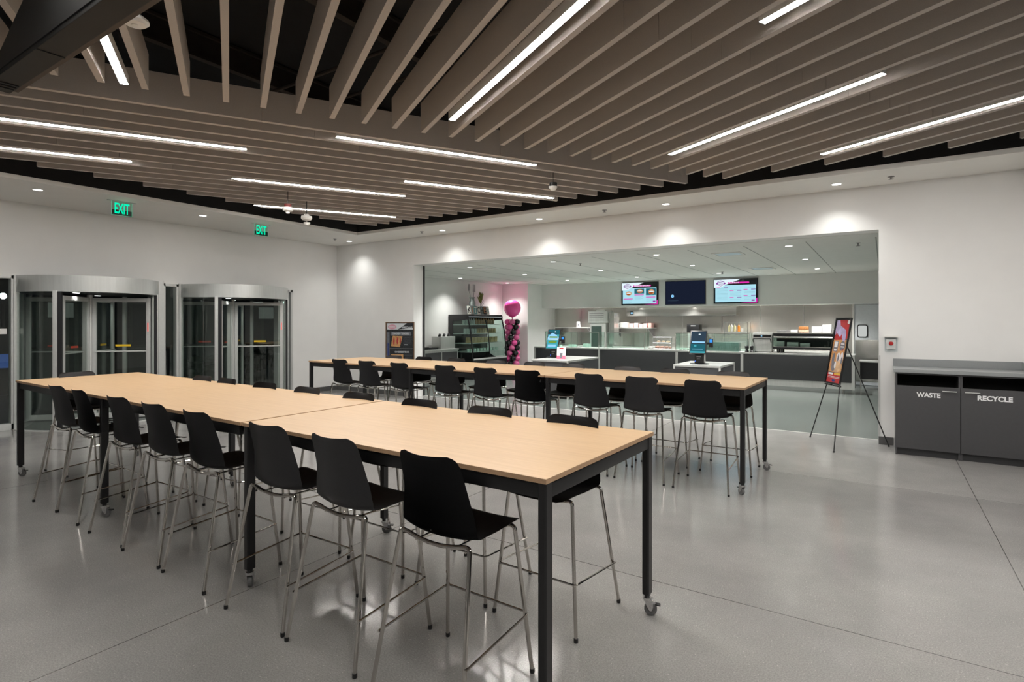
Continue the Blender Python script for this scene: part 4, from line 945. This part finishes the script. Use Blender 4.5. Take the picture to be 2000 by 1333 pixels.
# small equipment on the counter
t = thing('toaster', 'small black toaster box on top of the glass guard', 'toaster', (-5.05, 17.45, 0.9))
MB().box(0, 0.34, 0, 0.3, 0.02, 0.50, 0.006).build('stand', STEELB, t); MB().box(-0.02, 0.36, -0.02, 0.3, 0.501, 0.74, 0.015).build('case', BLK, t)
MB().box(0.1, 0.25, -0.023, -0.0205, 0.69, 0.705).build('badge', ALU, t, smooth=False)
t['label'] = 'black square toaster on a steel stand against the stainless wall'
for x in (0.02, 0.3): MB().box(x, x + 0.03, 0.02, 0.05, 0, 0.0199).build('foot', BLK, t, smooth=False)
def wire_rack(name, x0, y0, z0, w, d, h, n_, m_, label, cat):
    t = thing(name, label, cat, (x0, y0, z0)); q = 0.008; f = MB()
    for x in (0, w):
        for y in (0, d): f.tube([(x, y, 0), (x, y, h)], q, 6)
    f.build('upright', m_, t)
    for k in range(n_):
        s = MB(); z = 0.02 + (h - 0.03) * k / max(1, n_ - 1)
        s.tube([(0, 0, z), (w, 0, z), (w, d, z), (0, d, z), (0, 0, z)], 0.006, 6)
        j = 1
        while j * 0.05 < w: s.tube([(j * 0.05, 0, z), (j * 0.05, d, z)], 0.003, 4); j += 1
        s.build('shelf', m_, t)
    return t
wire_rack('pastry_rack', -5.53, 15.70, 0.93, 0.54, 0.36, 0.36, 3, ZINC, 'clear and wire pastry rack with pale pastries between the glass guards', 'rack')
for i in range(7):
    o = MB().ball((0, 0, 0.035), 0.05, 12, 0.65).build('pastry', mat('pale_pink_pastry', (0.50, 0.28, 0.22), 0.6, noise=0.2) if i == 0 else bpy.data.materials['pale_pink_pastry'])
    o.location = (-5.46 + 0.13 * (i % 4), 15.80 + 0.14 * (i // 4), 0.957); tag(o, 'round pale pink pastry low in the pastry rack, %s of the %s row' % (ORD[i % 4], ['front', 'rear'][i // 4]), 'pastry', 'pastries in the rack')
for i in range(3):
    o = MB().ball((0, 0, 0.03), 0.06, 12, 0.45).build('bread_roll', mat('pale_roll', (0.56, 0.44, 0.30), 0.6, noise=0.15) if i == 0 else bpy.data.materials['pale_roll'])
    o.location = (-5.42 + 0.14 * i, 15.86, 1.124); tag(o, 'pale tan bread roll on the middle rack shelf, %s from its left end' % ORD[i], 'bread', 'rolls in the pastry rack')
for i, (x, y) in enumerate([(-5.66, 16.10), (-5.60, 15.78)]):
    o = MB().lathe([(0, 0), (0.08, 0), (0.12, 0.06), (0.12, 0.065), (0, 0.03)], seg=18).build('white_bowl', WHT); o.location = (x + 0.0, y, 0.931); o.name = 'bowl'
    tag(o, ['white bowl behind the pastry rack on the counter', 'white bowl beside the pastry rack at the counter front'][i], 'bowl', 'white bowls')
for i in range(3):
    o = MB().box(-0.10, 0.10, -0.08, 0.08, 0, 0.05 + 0.03 * i, 0.01).build('food_tray', GLASSEDGE); o.location = (-8.7 + 0.5 * i, 15.85, 0.931)
    tag(o, ['low glassy tray in the left guard, at its left end', 'medium glassy tray in the middle of the left guard', 'tallest glassy tray in the left guard'][i], 'tray', 'trays behind the left guard')
o = MB().box(0, 0.9, 0, 0.25, 0, 0.24, 0.006).build('glass_container', mat('grey_green_container', (0.20, 0.26, 0.25), 0.2, noise=0.1)); o.location = (-4.1, 15.70, 0.931)
tag(o, 'wide grey-green glass container inside the guard behind the second kiosk', 'container')
for i in range(10):
    o = MB().ball((0, 0, 0.03), 0.04, 10, 0.7).build('wrapped_snack', bpy.data.materials['pale_green_wrap'] if i else mat('pale_green_wrap', (0.45, 0.52, 0.47), 0.3, noise=0.3))
    o.location = (-4.75 + 0.11 * (i % 5), 15.72 + 0.12 * (i // 5), 0.932); tag(o, 'clear-wrapped snack behind the second kiosk, %s in the %s row of the guard' % (ORD[i % 5], ['front', 'rear'][i // 5]), 'snack', 'wrapped snacks in the guard')
# tall bottle rack behind
t = wire_rack('bottle_rack', -3.80, 16.72, 0.0, 0.62, 0.45, 1.72, 7, ZINC, 'tall chrome wire rack behind the counter with squeeze bottles on it', 'rack')
b0 = None
for i, (dx, m_) in enumerate([(0.10, OILB), (0.17, WHT), (0.25, OILB), (0.36, ORANGE), (0.45, PAPER)]):
    o = MB().lathe([(0, 0), (0.032, 0), (0.034, 0.13), (0.028, 0.16), (0.010, 0.175), (0.006, 0.215), (0, 0.22)] if i < 4 else [(0, 0), (0.03, 0), (0.03, 0.09), (0, 0.09)], seg=14).build('squeeze_bottle', m_)
    o.location = (-3.80 + dx, 16.9, 1.4455)
    tag(o, ['yellow squeeze bottle first on the chrome rack', 'white squeeze bottle second on the chrome rack', 'yellow squeeze bottle third on the chrome rack', 'orange sauce bottle on the chrome rack', 'short white tub beside the orange bottle'][i], 'bottle', 'bottles on the chrome rack')
# speed oven
t = thing('counter_oven', 'stainless countertop oven with a blue display beside the heated case', 'oven', (-2.86, 15.72, 0.93))
MB().box(0, 0.46, 0.0, 0.5, 0.02, 0.50, 0.012).build('body', STEELB, t)
c = MB().box(0.02, 0.44, -0.012, -0.001, 0.39, 0.455, 0.002).build('control_panel', BLK, t)
MB().box(0.20, 0.235, -0.014, -0.0125, 0.41, 0.435).build('display', S_LBLUE, c, smooth=False)
MB().tube(fillet([(0.02, -0.002, 0.26), (0.02, -0.05, 0.30), (0.02, -0.05, 0.355), (0.44, -0.05, 0.355), (0.44, -0.05, 0.30), (0.44, -0.002, 0.26)], 0.02), 0.011, 8).build('handle', BLK, t)
for x in (0.03, 0.40): MB().box(x, x + 0.03, 0.05, 0.4, 0, 0.0199).build('foot', BLK, t, smooth=False)
for i, x in enumerate((-2.98, -2.86)):
    o = MB().lathe([(0, 0), (0.045, 0), (0.05, 0.02), (0.03, 0.05), (0.045, 0.12), (0.055, 0.15), (0.03, 0.17), (0, 0.17)], seg=16).build('blender_jug', BLK); o.location = (x, 15.60, 0.931)
    tag(o, ['black jug standing before the countertop oven, nearer the guard', 'black jug standing directly before the countertop oven'][i], 'jug', 'black jugs')
# heated display case
t = thing('heated_display_case', 'long black and steel heated display case at the right of the counter', 'display case', (-2.36, 15.62, 0.93))
W_ = 1.50
MB().box(0, W_, 0.0, 0.52, 0.10, 0.15, 0.006).box(0, W_, 0.05, 0.52, 0.43, 0.49, 0.006).box(0.02, W_ - 0.02, 0.50, 0.52, 0.15, 0.43).build('body', BLK, t)
MB().box(-0.005, W_ + 0.005, 0.02, 0.525, 0.491, 0.515, 0.004).box(0.0, W_, -0.006, 0.0, 0.152, 0.168).build('steel_top', STEEL, t)
for x in (0.0, W_ - 0.02): MB().prism([(0.03, 0.151), (0.5, 0.15), (0.5, 0.43), (0.08, 0.43)], x, x + 0.02, Matrix(((0, 0, 1, 0), (1, 0, 0, 0), (0, 1, 0, 0), (0, 0, 0, 1)))).build('end_glass', GLASS_CASE, t, smooth=False)
MB().tube([(0.02, 0.02, 0.40), (W_ - 0.02, 0.02, 0.40)], 0.020, 10).build('front_rail', STEEL, t)
MB().box(0.02, W_ - 0.02, 0.025, 0.03, 0.17, 0.38).build('front_glass', GLASS_CASE, t, smooth=False)
for x in (0.10, 0.19, W_ - 0.19, W_ - 0.10): MB().lathe([(0, 0), (0.022, 0), (0.022, 0.099), (0, 0.099)], (x, 0.10, 0), 10).lathe([(0, 0), (0.022, 0), (0.022, 0.099), (0, 0.099)], (x, 0.42, 0), 10).build('foot', BLK, t)
for i, (x, w_, h_, lab) in enumerate([(0.06, 0.18, 0.14, 'pale carton at the left end inside the heated case'), (0.30, 0.26, 0.12, 'second carton inside the heated case'), (0.60, 0.22, 0.10, 'third carton inside the heated case')]):
    o = MB().box(x, x + w_, 0.2, 0.42, 0, h_, 0.004).build('carton', STEELB); o.location = (-2.36, 15.62, 1.081); tag(o, lab, 'carton', 'cartons in the heated case')
zt = 0.93 + 0.516
for i, (x, w_, h_, m_, nm_, lab) in enumerate([(-2.30, 0.30, 0.06, ZINC, 'napkin_tray', 'low silver tray at the left end of the heated case top'), (-1.98, 0.16, 0.07, PAPER, 'takeout_box', 'low white takeout box beside the silver tray'),
                                             (-1.50, 0.22, 0.16, PAPER, 'takeout_box', 'stack of white boxes on the heated case, the lower one'), (-1.27, 0.20, 0.20, PAPER, 'takeout_box', 'taller white box on the heated case'), (-1.05, 0.12, 0.10, GREYMET, 'utensil_tin', 'small grey patterned tin behind the menu board')]):
    o = MB().box(0, w_, 0, 0.2, 0, h_, 0.006).build(nm_, m_); o.location = (x, 15.85, zt); tag(o, lab, 'box', 'boxes on the heated case')
for i in range(2):
    o = MB().box(0, 0.22, 0, 0.2, 0, 0.075, 0.02).box(0.03, 0.10, -0.004, 0.0, 0.015, 0.06).build('pastry_tub', BUN if i else mat('peach_pastry_box', (0.72, 0.48, 0.34), 0.5, noise=0.3))
    o.location = (-1.80, 15.85, zt + 0.001 + 0.077 * i); tag(o, ['peach pastry box under the brown one on the heated case', 'brown pastry box on top of the peach one'][i], 'box', 'pastry boxes on the heated case')
t = thing('round_gauge', 'black panel with a round white dial beside the menu board', 'gauge', (-0.98, 16.2, 0.93))
MB().box(0, 0.16, 0, 0.2, 0, 0.70, 0.006).build('case', BLK, t)
for z in (0.62, 0.42): MB().lathe([(0, 0), (0.045, 0), (0.05, 0.01), (0, 0.012)], seg=18, M=Matrix.Translation((0.09, -0.001, z)) @ FACE).build('dial', WHT, t)

# ------------------------------------------------------------------ kiosks
def island(x0, y0, x1, y1, label):
    t = thing('kiosk_counter', label, 'counter', (x0, y0, 0), 0, 'low kiosk counters'); W = x1 - x0; L = y1 - y0
    MB().box(0, W, 0, L, 0.82, 0.86, 0.003).build('top', STEELB, t)
    for x in (0, W - 0.035):
        for y in (0, L - 0.035): MB().box(x, x + 0.035, y, y + 0.035, 0, 0.819, 0.002).build('leg', STEELB, t)
    MB().box(0.036, W - 0.036, 0.01, 0.03, 0.1, 0.819).box(0.036, W - 0.036, L - 0.03, L - 0.01, 0.1, 0.819).box(0.01, 0.03, 0.036, L - 0.036, 0.1, 0.819).box(W - 0.03, W - 0.01, 0.036, L - 0.036, 0.1, 0.819).build('side_panel', CHAR2, t, smooth=False)
island(-6.75, 11.0, -5.80, 12.62, 'low kiosk counter with the teal screen, in front of the left counter end')
island(-3.55, 11.27, -2.63, 12.50, 'low kiosk counter with the dark screen, nearer the easel')
def kiosk(x, y, label, kind):
    t = thing('order_kiosk', label, 'screen', (x, y, 0.86), 0.10, 'self-order kiosks')
    MB().lathe([(0, 0), (0.19, 0), (0.19, 0.008), (0.15, 0.014), (0, 0.014)], seg=28).build('base_plate', BLK, t)
    b = MB(); b.box(-0.09, 0.09, -0.05, 0.07, 0.015, 0.20, 0.01).build('printer_body', BLK, t)
    MB().box(-0.05, 0.04, -0.054, -0.0505, 0.14, 0.155).box(-0.045, 0.02, -0.054, -0.0505, 0.10, 0.108).build('printer_slot', GREYMET, t, smooth=False)
    MB().box(-0.082, -0.072, -0.054, -0.0505, 0.05, 0.065).build('blue_light', glow('indicator_blue', (0.05, 0.15, 1.0), 3), t, smooth=False)
    MB().box(0.06, 0.11, 0.0, 0.06, 0.015, 0.30, 0.006).build('column', STEELB, t)
    M = Matrix.Translation((-0.02, -0.02, 0.44)) @ Matrix.Rotation(-math.radians(22), 4, 'X')
    MB().box(-0.165, 0.165, -0.012, 0.020, -0.255, 0.255, 0.008, M).build('screen_housing', BLK, t)
    p = MB(); MP = M @ Matrix.Translation((0, -0.0125, 0)) @ FACE; mats = [S_TEAL, S_AQUA, S_LBLUE, S_GREEN, S_SLATE, S_WHITE]
    W, H = 0.145, 0.235
    if kind == 'teal': a = [(4, (-W, -H, W, H)), (1, (-W, -H, W, 0.12)), (2, [(-W, 0.05), (-0.05, 0.16), (0.05, 0.12), (W, 0.04), (W, -0.02), (-W, -0.02)]), (0, [(-W, H), (W, H), (W, 0.12), (0.02, 0.15), (-W, 0.19)]), (3, (-0.10, 0.03, 0.11, 0.07)), (5, (-0.12, -0.02, 0.13, 0.005)),
                            (3, disc_poly(0.0, -0.07, 0.11, 16, 0.035)), (2, (-0.11, -0.20, 0.10, -0.14)), (5, disc_poly(0.03, 0.19, 0.015))]
    else: a = [(4, (-W, -H, W, H)), (0, (-W, -H, W, -0.04)), (2, (-0.12, -0.02, 0.13, 0.015)), (2, (-0.11, -0.155, 0.10, -0.147)), (5, disc_poly(0.02, 0.17, 0.022, 12, 0.012)), (1, (-W, -H, W, -0.20)), (1, (-0.08, -0.10, -0.03, -0.06))]
    art(p, MP, a); p.build('picture', mats, t, smooth=False)
    MB().box(-0.02, 0.02, 0.0, 0.06, 0.19, 0.42, 0.004).build('neck', BLK, t)
    r = MB().box(0.185, 0.265, -0.02, 0.03, 0.34, 0.52, 0.008).build('card_reader', BLK, t)
    MB().box(0.20, 0.255, -0.023, -0.0205, 0.44, 0.50).build('reader_display', S_BLUE, r, smooth=False)
    MB().box(0.12, 0.19, 0.0, 0.015, 0.40, 0.44).build('reader_arm', BLK, t, smooth=False)
kiosk(-3.15, 11.72, 'self-order kiosk with a dark screen on the counter nearer the easel', 'dark')
kiosk(-6.62, 11.85, 'self-order kiosk with a bright teal screen on the left kiosk counter', 'teal')
t = thing('counter_flyer', 'white and pink flyer with a cup picture standing beside the teal kiosk', 'flyer', (-6.22, 11.45, 0.86), 0.2)
p = MB(); M = Matrix.Rotation(-0.12, 4, 'X') @ Matrix.Translation((0, 0, 0.14)) @ FACE
p.m(0).prism([(-0.105, -0.14), (0.105, -0.14), (0.105, 0.14), (-0.105, 0.14)], -0.004, 0, M)
art(p, M, [(1, (-0.105, -0.14, 0.105, -0.06)), (2, (-0.03, -0.12, 0.03, -0.05)), (2, [(-0.03, -0.05), (0.03, -0.05), (0.035, 0.0), (-0.035, 0.0)]), (3, (-0.05, 0.09, 0.05, 0.12)), (4, (-0.06, 0.03, 0.07, 0.034)), (4, (-0.06, 0.05, 0.05, 0.054))])
p.build('card', [P_WHITE, mat('print_rose', (0.80, 0.14, 0.24), 0.4, noise=0.05), P_GREY, P_RED, P_PINK], t, smooth=False)

# ------------------------------------------------------------------ grab-and-go cooler and its shelf goods
t = thing('open_display_cooler', 'tall black refrigerated display case with curved glass side by the servery wall', 'display case', (-11.04, 13.18, 0))
YZ = Matrix(((1, 0, 0, 0), (0, 0, 1, 0), (0, 1, 0, 0), (0, 0, 0, 1)))
D_, L_ = 0.93, 1.80
prof = [(0, 0.0), (D_, 0.0), (D_, 0.55), (0.90, 0.62), (0.88, 0.62), (0.88, 0.58), (0.10, 0.58), (0.10, 1.86), (0.74, 1.86), (0.74, 1.93), (0, 1.93)]
MB().prism(prof, 0.03, L_ - 0.03, YZ).build('cabinet', BLK, t, smooth=False)
side = [(0, 0), (D_, 0), (D_, 0.55), (0.93, 0.70), (0.90, 1.05), (0.85, 1.45), (0.76, 1.90), (0.72, 1.94), (0, 1.94)]
hole = [(0.10, 0.80), (0.20, 0.66), (0.38, 0.60), (0.80, 0.60), (0.86, 0.66), (0.87, 0.85), (0.82, 1.25), (0.72, 1.76), (0.12, 1.70)]
for y in (0.0, L_ - 0.028):
    f = MB(); f.prism([(0, 0), (D_, 0), (D_, 0.56), (0, 0.56)], y, y + 0.028, YZ).prism([(0, 0.561), (0.16, 0.561), (0.16, 1.94), (0, 1.94)], y, y + 0.028, YZ)
    f.prism([(0.161, 1.74), (0.76, 1.79), (0.76, 1.90), (0.72, 1.94), (0.161, 1.94)], y, y + 0.028, YZ)
    f.prism([(D_, 0.561), (0.93, 0.70), (0.90, 1.05), (0.85, 1.45), (0.76, 1.80), (0.725, 1.80), (0.815, 1.45), (0.865, 1.05), (0.895, 0.70), (0.89, 0.561)], y, y + 0.028, YZ)
    f.prism([(0.161, 0.561), (0.60, 0.561), (0.40, 0.62), (0.26, 0.70), (0.161, 0.84)], y, y + 0.028, YZ)
    f.build('side_frame', BLK, t, smooth=False)
    MB().prism([(0.09, 0.58), (0.89, 0.58), (0.90, 0.70), (0.86, 1.05), (0.81, 1.45), (0.73, 1.80), (0.09, 1.78)], y + 0.012, y + 0.016, YZ).build('side_glass', GLASS_CASE, t, smooth=False)
for z, dd in ((1.64, 0.52), (1.37, 0.58), (1.08, 0.66), (0.82, 0.72)):
    MB().box(0.105, 0.12 + dd, 0.032, L_ - 0.032, z - 0.02, z, 0.002).build('shelf', ALU, t)
MB().box(0.72, 0.745, 0.032, L_ - 0.032, 1.865, 1.875).build('light_bar', glow('cooler_light', (0.9, 0.97, 1.0), 1.3), t, smooth=False)
MB().box(0.93, 0.945, 0.03, L_ - 0.03, 0.58, 0.63, 0.003).build('front_bumper', ALU, t)
fp = [(0.905, 0.66), (0.885, 1.05), (0.835, 1.45), (0.745, 1.79)]
MB().prism(fp + [(x - 0.006, z) for x, z in fp[::-1]], 0.03, L_ - 0.03, YZ).build('front_glass', GLASS_CASE, t, smooth=False)
MB().prism([(x + 0.004, z) for x, z in fp] + [(x - 0.02, z) for x, z in fp[::-1]], L_ * 0.5 - 0.014, L_ * 0.5 + 0.014, YZ).build('front_stile', BLK, t, smooth=False)
for k in range(13):
    o = MB().lathe([(0, 0), (0.038, 0), (0.04, 0.12), (0.022, 0.16), (0.022, 0.18), (0, 0.18)], seg=12).build('drink_bottle', BOTTLE if k < 5 else AMBER); o.location = (-11.04 + 0.50, 13.28 + 0.128 * k, 1.641)
    tag(o, '%s bottle on the top cooler shelf, %s from the side counter' % ('pale' if k < 5 else 'amber', ORD[k]), 'bottle', 'pale bottles in the cooler' if k < 5 else 'amber bottles in the cooler')
for k in range(13):
    o = MB().lathe([(0, 0), (0.042, 0), (0.042, 0.13), (0.03, 0.145), (0, 0.145)], seg=12).build('drink_can', BOTTLE if k < 5 else KRAFT); o.location = (-11.04 + 0.55, 13.28 + 0.128 * k, 1.371)
    tag(o, '%s on the second cooler shelf, %s from the side counter' % ('silver can' if k < 5 else 'tan jar', ORD[k]), 'jar', 'cans in the cooler' if k < 5 else 'tan jars in the cooler')
for k in range(9):
    o = MB().box(-0.03, 0.03, -0.075, 0.075, 0, 0.17, 0.02).build('snack_bag', KRAFT); o.location = (-11.04 + 0.62, 13.32 + 0.18 * k, 1.081); o.rotation_euler = (0, 0.12, 0.1 * (-1) ** k)
    tag(o, 'tan snack bag on the third cooler shelf, %s from the side counter' % ORD[k], 'snack', 'snack bags in the cooler')
for k in range(10):
    o = MB().lathe([(0, 0), (0.04, 0), (0.045, 0.09), (0, 0.09)], seg=12).build('dessert_cup', GLASSEDGE); o.location = (-11.04 + 0.66, 13.3 + 0.165 * k, 0.821)
    tag(o, 'clear dessert cup on the lowest cooler shelf, %s from the side counter' % ORD[k], 'cup', 'dessert cups in the cooler')

# things on top of the cooler
zt = 1.942
t = thing('kitchen_sign', 'wooden sign of mixed letter tiles spelling KITCHEN on the cooler', 'sign', (-10.48, 13.98, zt), PI / 2)
SG = [mat('tile_cream', (0.62, 0.60, 0.54), 0.7, noise=0.2), mat('tile_grey', (0.16, 0.18, 0.18), 0.7, noise=0.2), P_BLACK, P_WHITE, mat('tile_rust', (0.30, 0.12, 0.05), 0.7, noise=0.2), mat('tile_teal', (0.10, 0.20, 0.20), 0.7, noise=0.2)]
MS = Matrix.Rotation(-0.16, 4, 'X') @ Matrix.Translation((0, 0, 0.135)) @ FACE
MB().prism([(-0.56, -0.13), (0.56, -0.13), (0.56, 0.135), (-0.56, 0.135)], -0.02, -0.0005, MS).build('board', SG[1], t, smooth=False)
for i, ch in enumerate('KITCHEN'):
    p = MB(); cx = -0.48 + 0.16 * i; p.m((0, 1, 5, 0, 1, 2, 0)[i]).prism([(cx - 0.077, -0.125), (cx + 0.077, -0.125), (cx + 0.077, 0.13), (cx - 0.077, 0.13)], 0, 0.006, MS)
    p.m((2, 4, 0, 2, 2, 4, 5)[i]); text_bm(p, ch if ch not in 'CHN' or i == 0 else ch, 0.26, MS @ Matrix.Translation((cx, 0, 0.0075)), 0.001, 0.003, 0.125 if ch != 'I' else 0.03); p.build('letter_tile', SG, t, smooth=False)
t = thing('milk_can', 'grey metal milk can vase on top of the cooler', 'vase', (-10.66, 13.86, zt))
MB().lathe([(0, 0), (0.10, 0), (0.11, 0.02), (0.11, 0.36), (0.075, 0.44), (0.07, 0.50), (0.095, 0.53), (0.095, 0.545), (0.065, 0.545), (0.06, 0.45), (0, 0.44)], seg=20).build('can', GALV, t)
for s in (-1, 1): MB().tube(fillet([(0, s * 0.09, 0.42), (0, s * 0.14, 0.40), (0, s * 0.13, 0.30), (0, s * 0.108, 0.30)], 0.03), 0.008, 6).build('handle', GALV, t)
t = thing('decor_whisk', 'oversized grey metal spoon standing in the milk can', 'utensil', (-10.66, 13.80, zt + 0.446))
MB().tube([(0, 0.02, 0), (0, -0.09, 0.27)], 0.008, 6).lathe([(0, 0.27), (0.04, 0.32), (0.055, 0.40), (0.03, 0.50), (0, 0.52)], (0, -0.10, -0.01), 12, M=Matrix.Diagonal((0.25, 1, 1, 1))).build('spoon', GREYMET, t)
t = thing('decor_fork', 'oversized grey metal fork standing in the milk can', 'utensil', (-10.66, 13.92, zt + 0.446))
f = MB().tube([(0, 0, 0), (0, 0.04, 0.26)], 0.008, 6); f.box(-0.006, 0.006, -0.02, 0.10, 0.26, 0.34, 0.004)
for k in range(4): f.tube([(0, -0.012 + 0.034 * k, 0.34), (0, -0.012 + 0.034 * k, 0.50)], 0.007, 6)
f.build('fork', GREYMET, t)
t = thing('potted_plant', 'green leafy sprig in a dark pot behind the KITCHEN sign', 'plant', (-10.68, 14.34, zt))
MB().lathe([(0, 0), (0.07, 0), (0.085, 0.14), (0.075, 0.14), (0, 0.13)], seg=16).build('pot', BLK, t)
MB().tube([(0, 0, 0.13), (0, 0, 0.45)], 0.010, 6).tube([(0, 0.0, 0.3), (0, 0.14, 0.46)], 0.006, 5).tube([(0, 0.0, 0.24), (0, 0.15, 0.36)], 0.006, 5).build('stem', STEM, t)
lf = MB()
for k in range(16):
    a = k * 2.4; tl = 0.10 + 0.62 * ((k * 7 % 16) / 16); L = 0.30 - 0.008 * k; z0 = 0.36 + 0.018 * k
    d = Vector((math.cos(a) * math.sin(tl), math.sin(a) * math.sin(tl), math.cos(tl))); s_ = d.cross(Vector((0, 0, 1))).normalized() * 0.042; up = d.cross(s_).normalized() * 0.003
    b0 = Vector((0, 0, z0 - 0.05)); P = [b0, b0 + d * L * 0.4 + s_, b0 + d * L, b0 + d * L * 0.4 - s_]
    vs = [lf.bm.verts.new(q + up) for q in P] + [lf.bm.verts.new(q - up) for q in P]
    lf.bm.faces.new(vs[:4]); lf.bm.faces.new(vs[4:][::-1])
    for i in range(4): lf.bm.faces.new((vs[i], vs[i + 4], vs[(i + 1) % 4 + 4], vs[(i + 1) % 4]))
lf.build('foliage', LEAF, t, smooth=False)

# side counter with cup dispenser
t = thing('side_counter', 'stainless side counter with dark doors against the servery wall', 'counter', (-11.04, 10.9, 0))
MB().box(0, 0.46, 0, 2.22, 0.89, 0.93, 0.003).build('worktop', STEELB, t)
MB().box(0, 0.42, 0.0, 2.22, 0.1, 0.889).box(0.0, 0.36, 0.0, 2.22, 0, 0.0999).build('carcass', STEELB, t, smooth=False)
for k in range(3): MB().box(0.421, 0.438, 0.06 + 0.72 * k, 0.72 + 0.72 * k, 0.16, 0.84, 0.002).build('door', CHAR2, t)
t = thing('cup_dispenser', 'steel cup dispenser with three black tops on the side counter', 'dispenser', (-11.0, 12.35, 0.931))
MB().box(0.02, 0.36, 0, 0.66, 0, 0.36, 0.004).build('body', STEELB, t)
for k in range(3): MB().tube([(0.19, 0.12 + 0.2 * k, 0.30), (0.25, 0.10 + 0.2 * k, 0.43)], 0.045, 12, r1=0.035).build('cup_tube', BLK, t)
for k in range(2):
    o = MB().box(0, 0.30, 0, 0.34, 0, 0.05 + 0.02 * k, 0.006).build('napkin_caddy', BLK); o.location = (-10.98, 11.95 - 0.40 * k + 0.01, 0.931)
    tag(o, ['low black caddy next to the cup dispenser', 'low black caddy by the tall black dispenser'][k], 'caddy', 'black caddies')
o = MB().box(0, 0.22, 0, 0.20, 0, 0.68, 0.02).build('drink_dispenser', BLK); o.location = (-10.98, 11.72 + 0.14, 1.011)
o.location = (-10.98, 11.25, 0.931)
tag(o, 'tall narrow black dispenser on the side counter by the opening jamb', 'dispenser')

# ------------------------------------------------------------------ balloon column
t = thing('balloon_column', 'pink and black balloon column topped by one large hot pink balloon', 'balloons', (-10.28, 15.55, 0))
MB().lathe([(0, 0), (0.22, 0), (0.22, 0.02), (0, 0.02)], seg=20).tube([(0, 0, 0.02), (0, 0, 1.9)], 0.012, 8).build('stand', BLK, t)
for k in range(10):
    z = 0.17 + 0.172 * k
    for q in range(5):
        a = q * 2 * PI / 5 - (9 - k) * 0.52 + 0.25
        m_ = BLKBAL if q in (0, 2) else (PEARL if (k + q) % 3 else HOTPINK)
        MB().ball((0.168 * math.cos(a), 0.168 * math.sin(a), z), 0.102, 18, 0.92).build('balloon', m_, t)
b = MB(); b.lathe([(0, -0.33), (0.02, -0.33), (0.012, -0.30), (0.10, -0.265), (0.20, -0.20), (0.27, -0.08), (0.285, 0.03), (0.26, 0.14), (0.19, 0.23), (0.09, 0.275), (0, 0.285)], (0, 0, 2.16), 32)
b.build('large_balloon', HOTPINK, t)
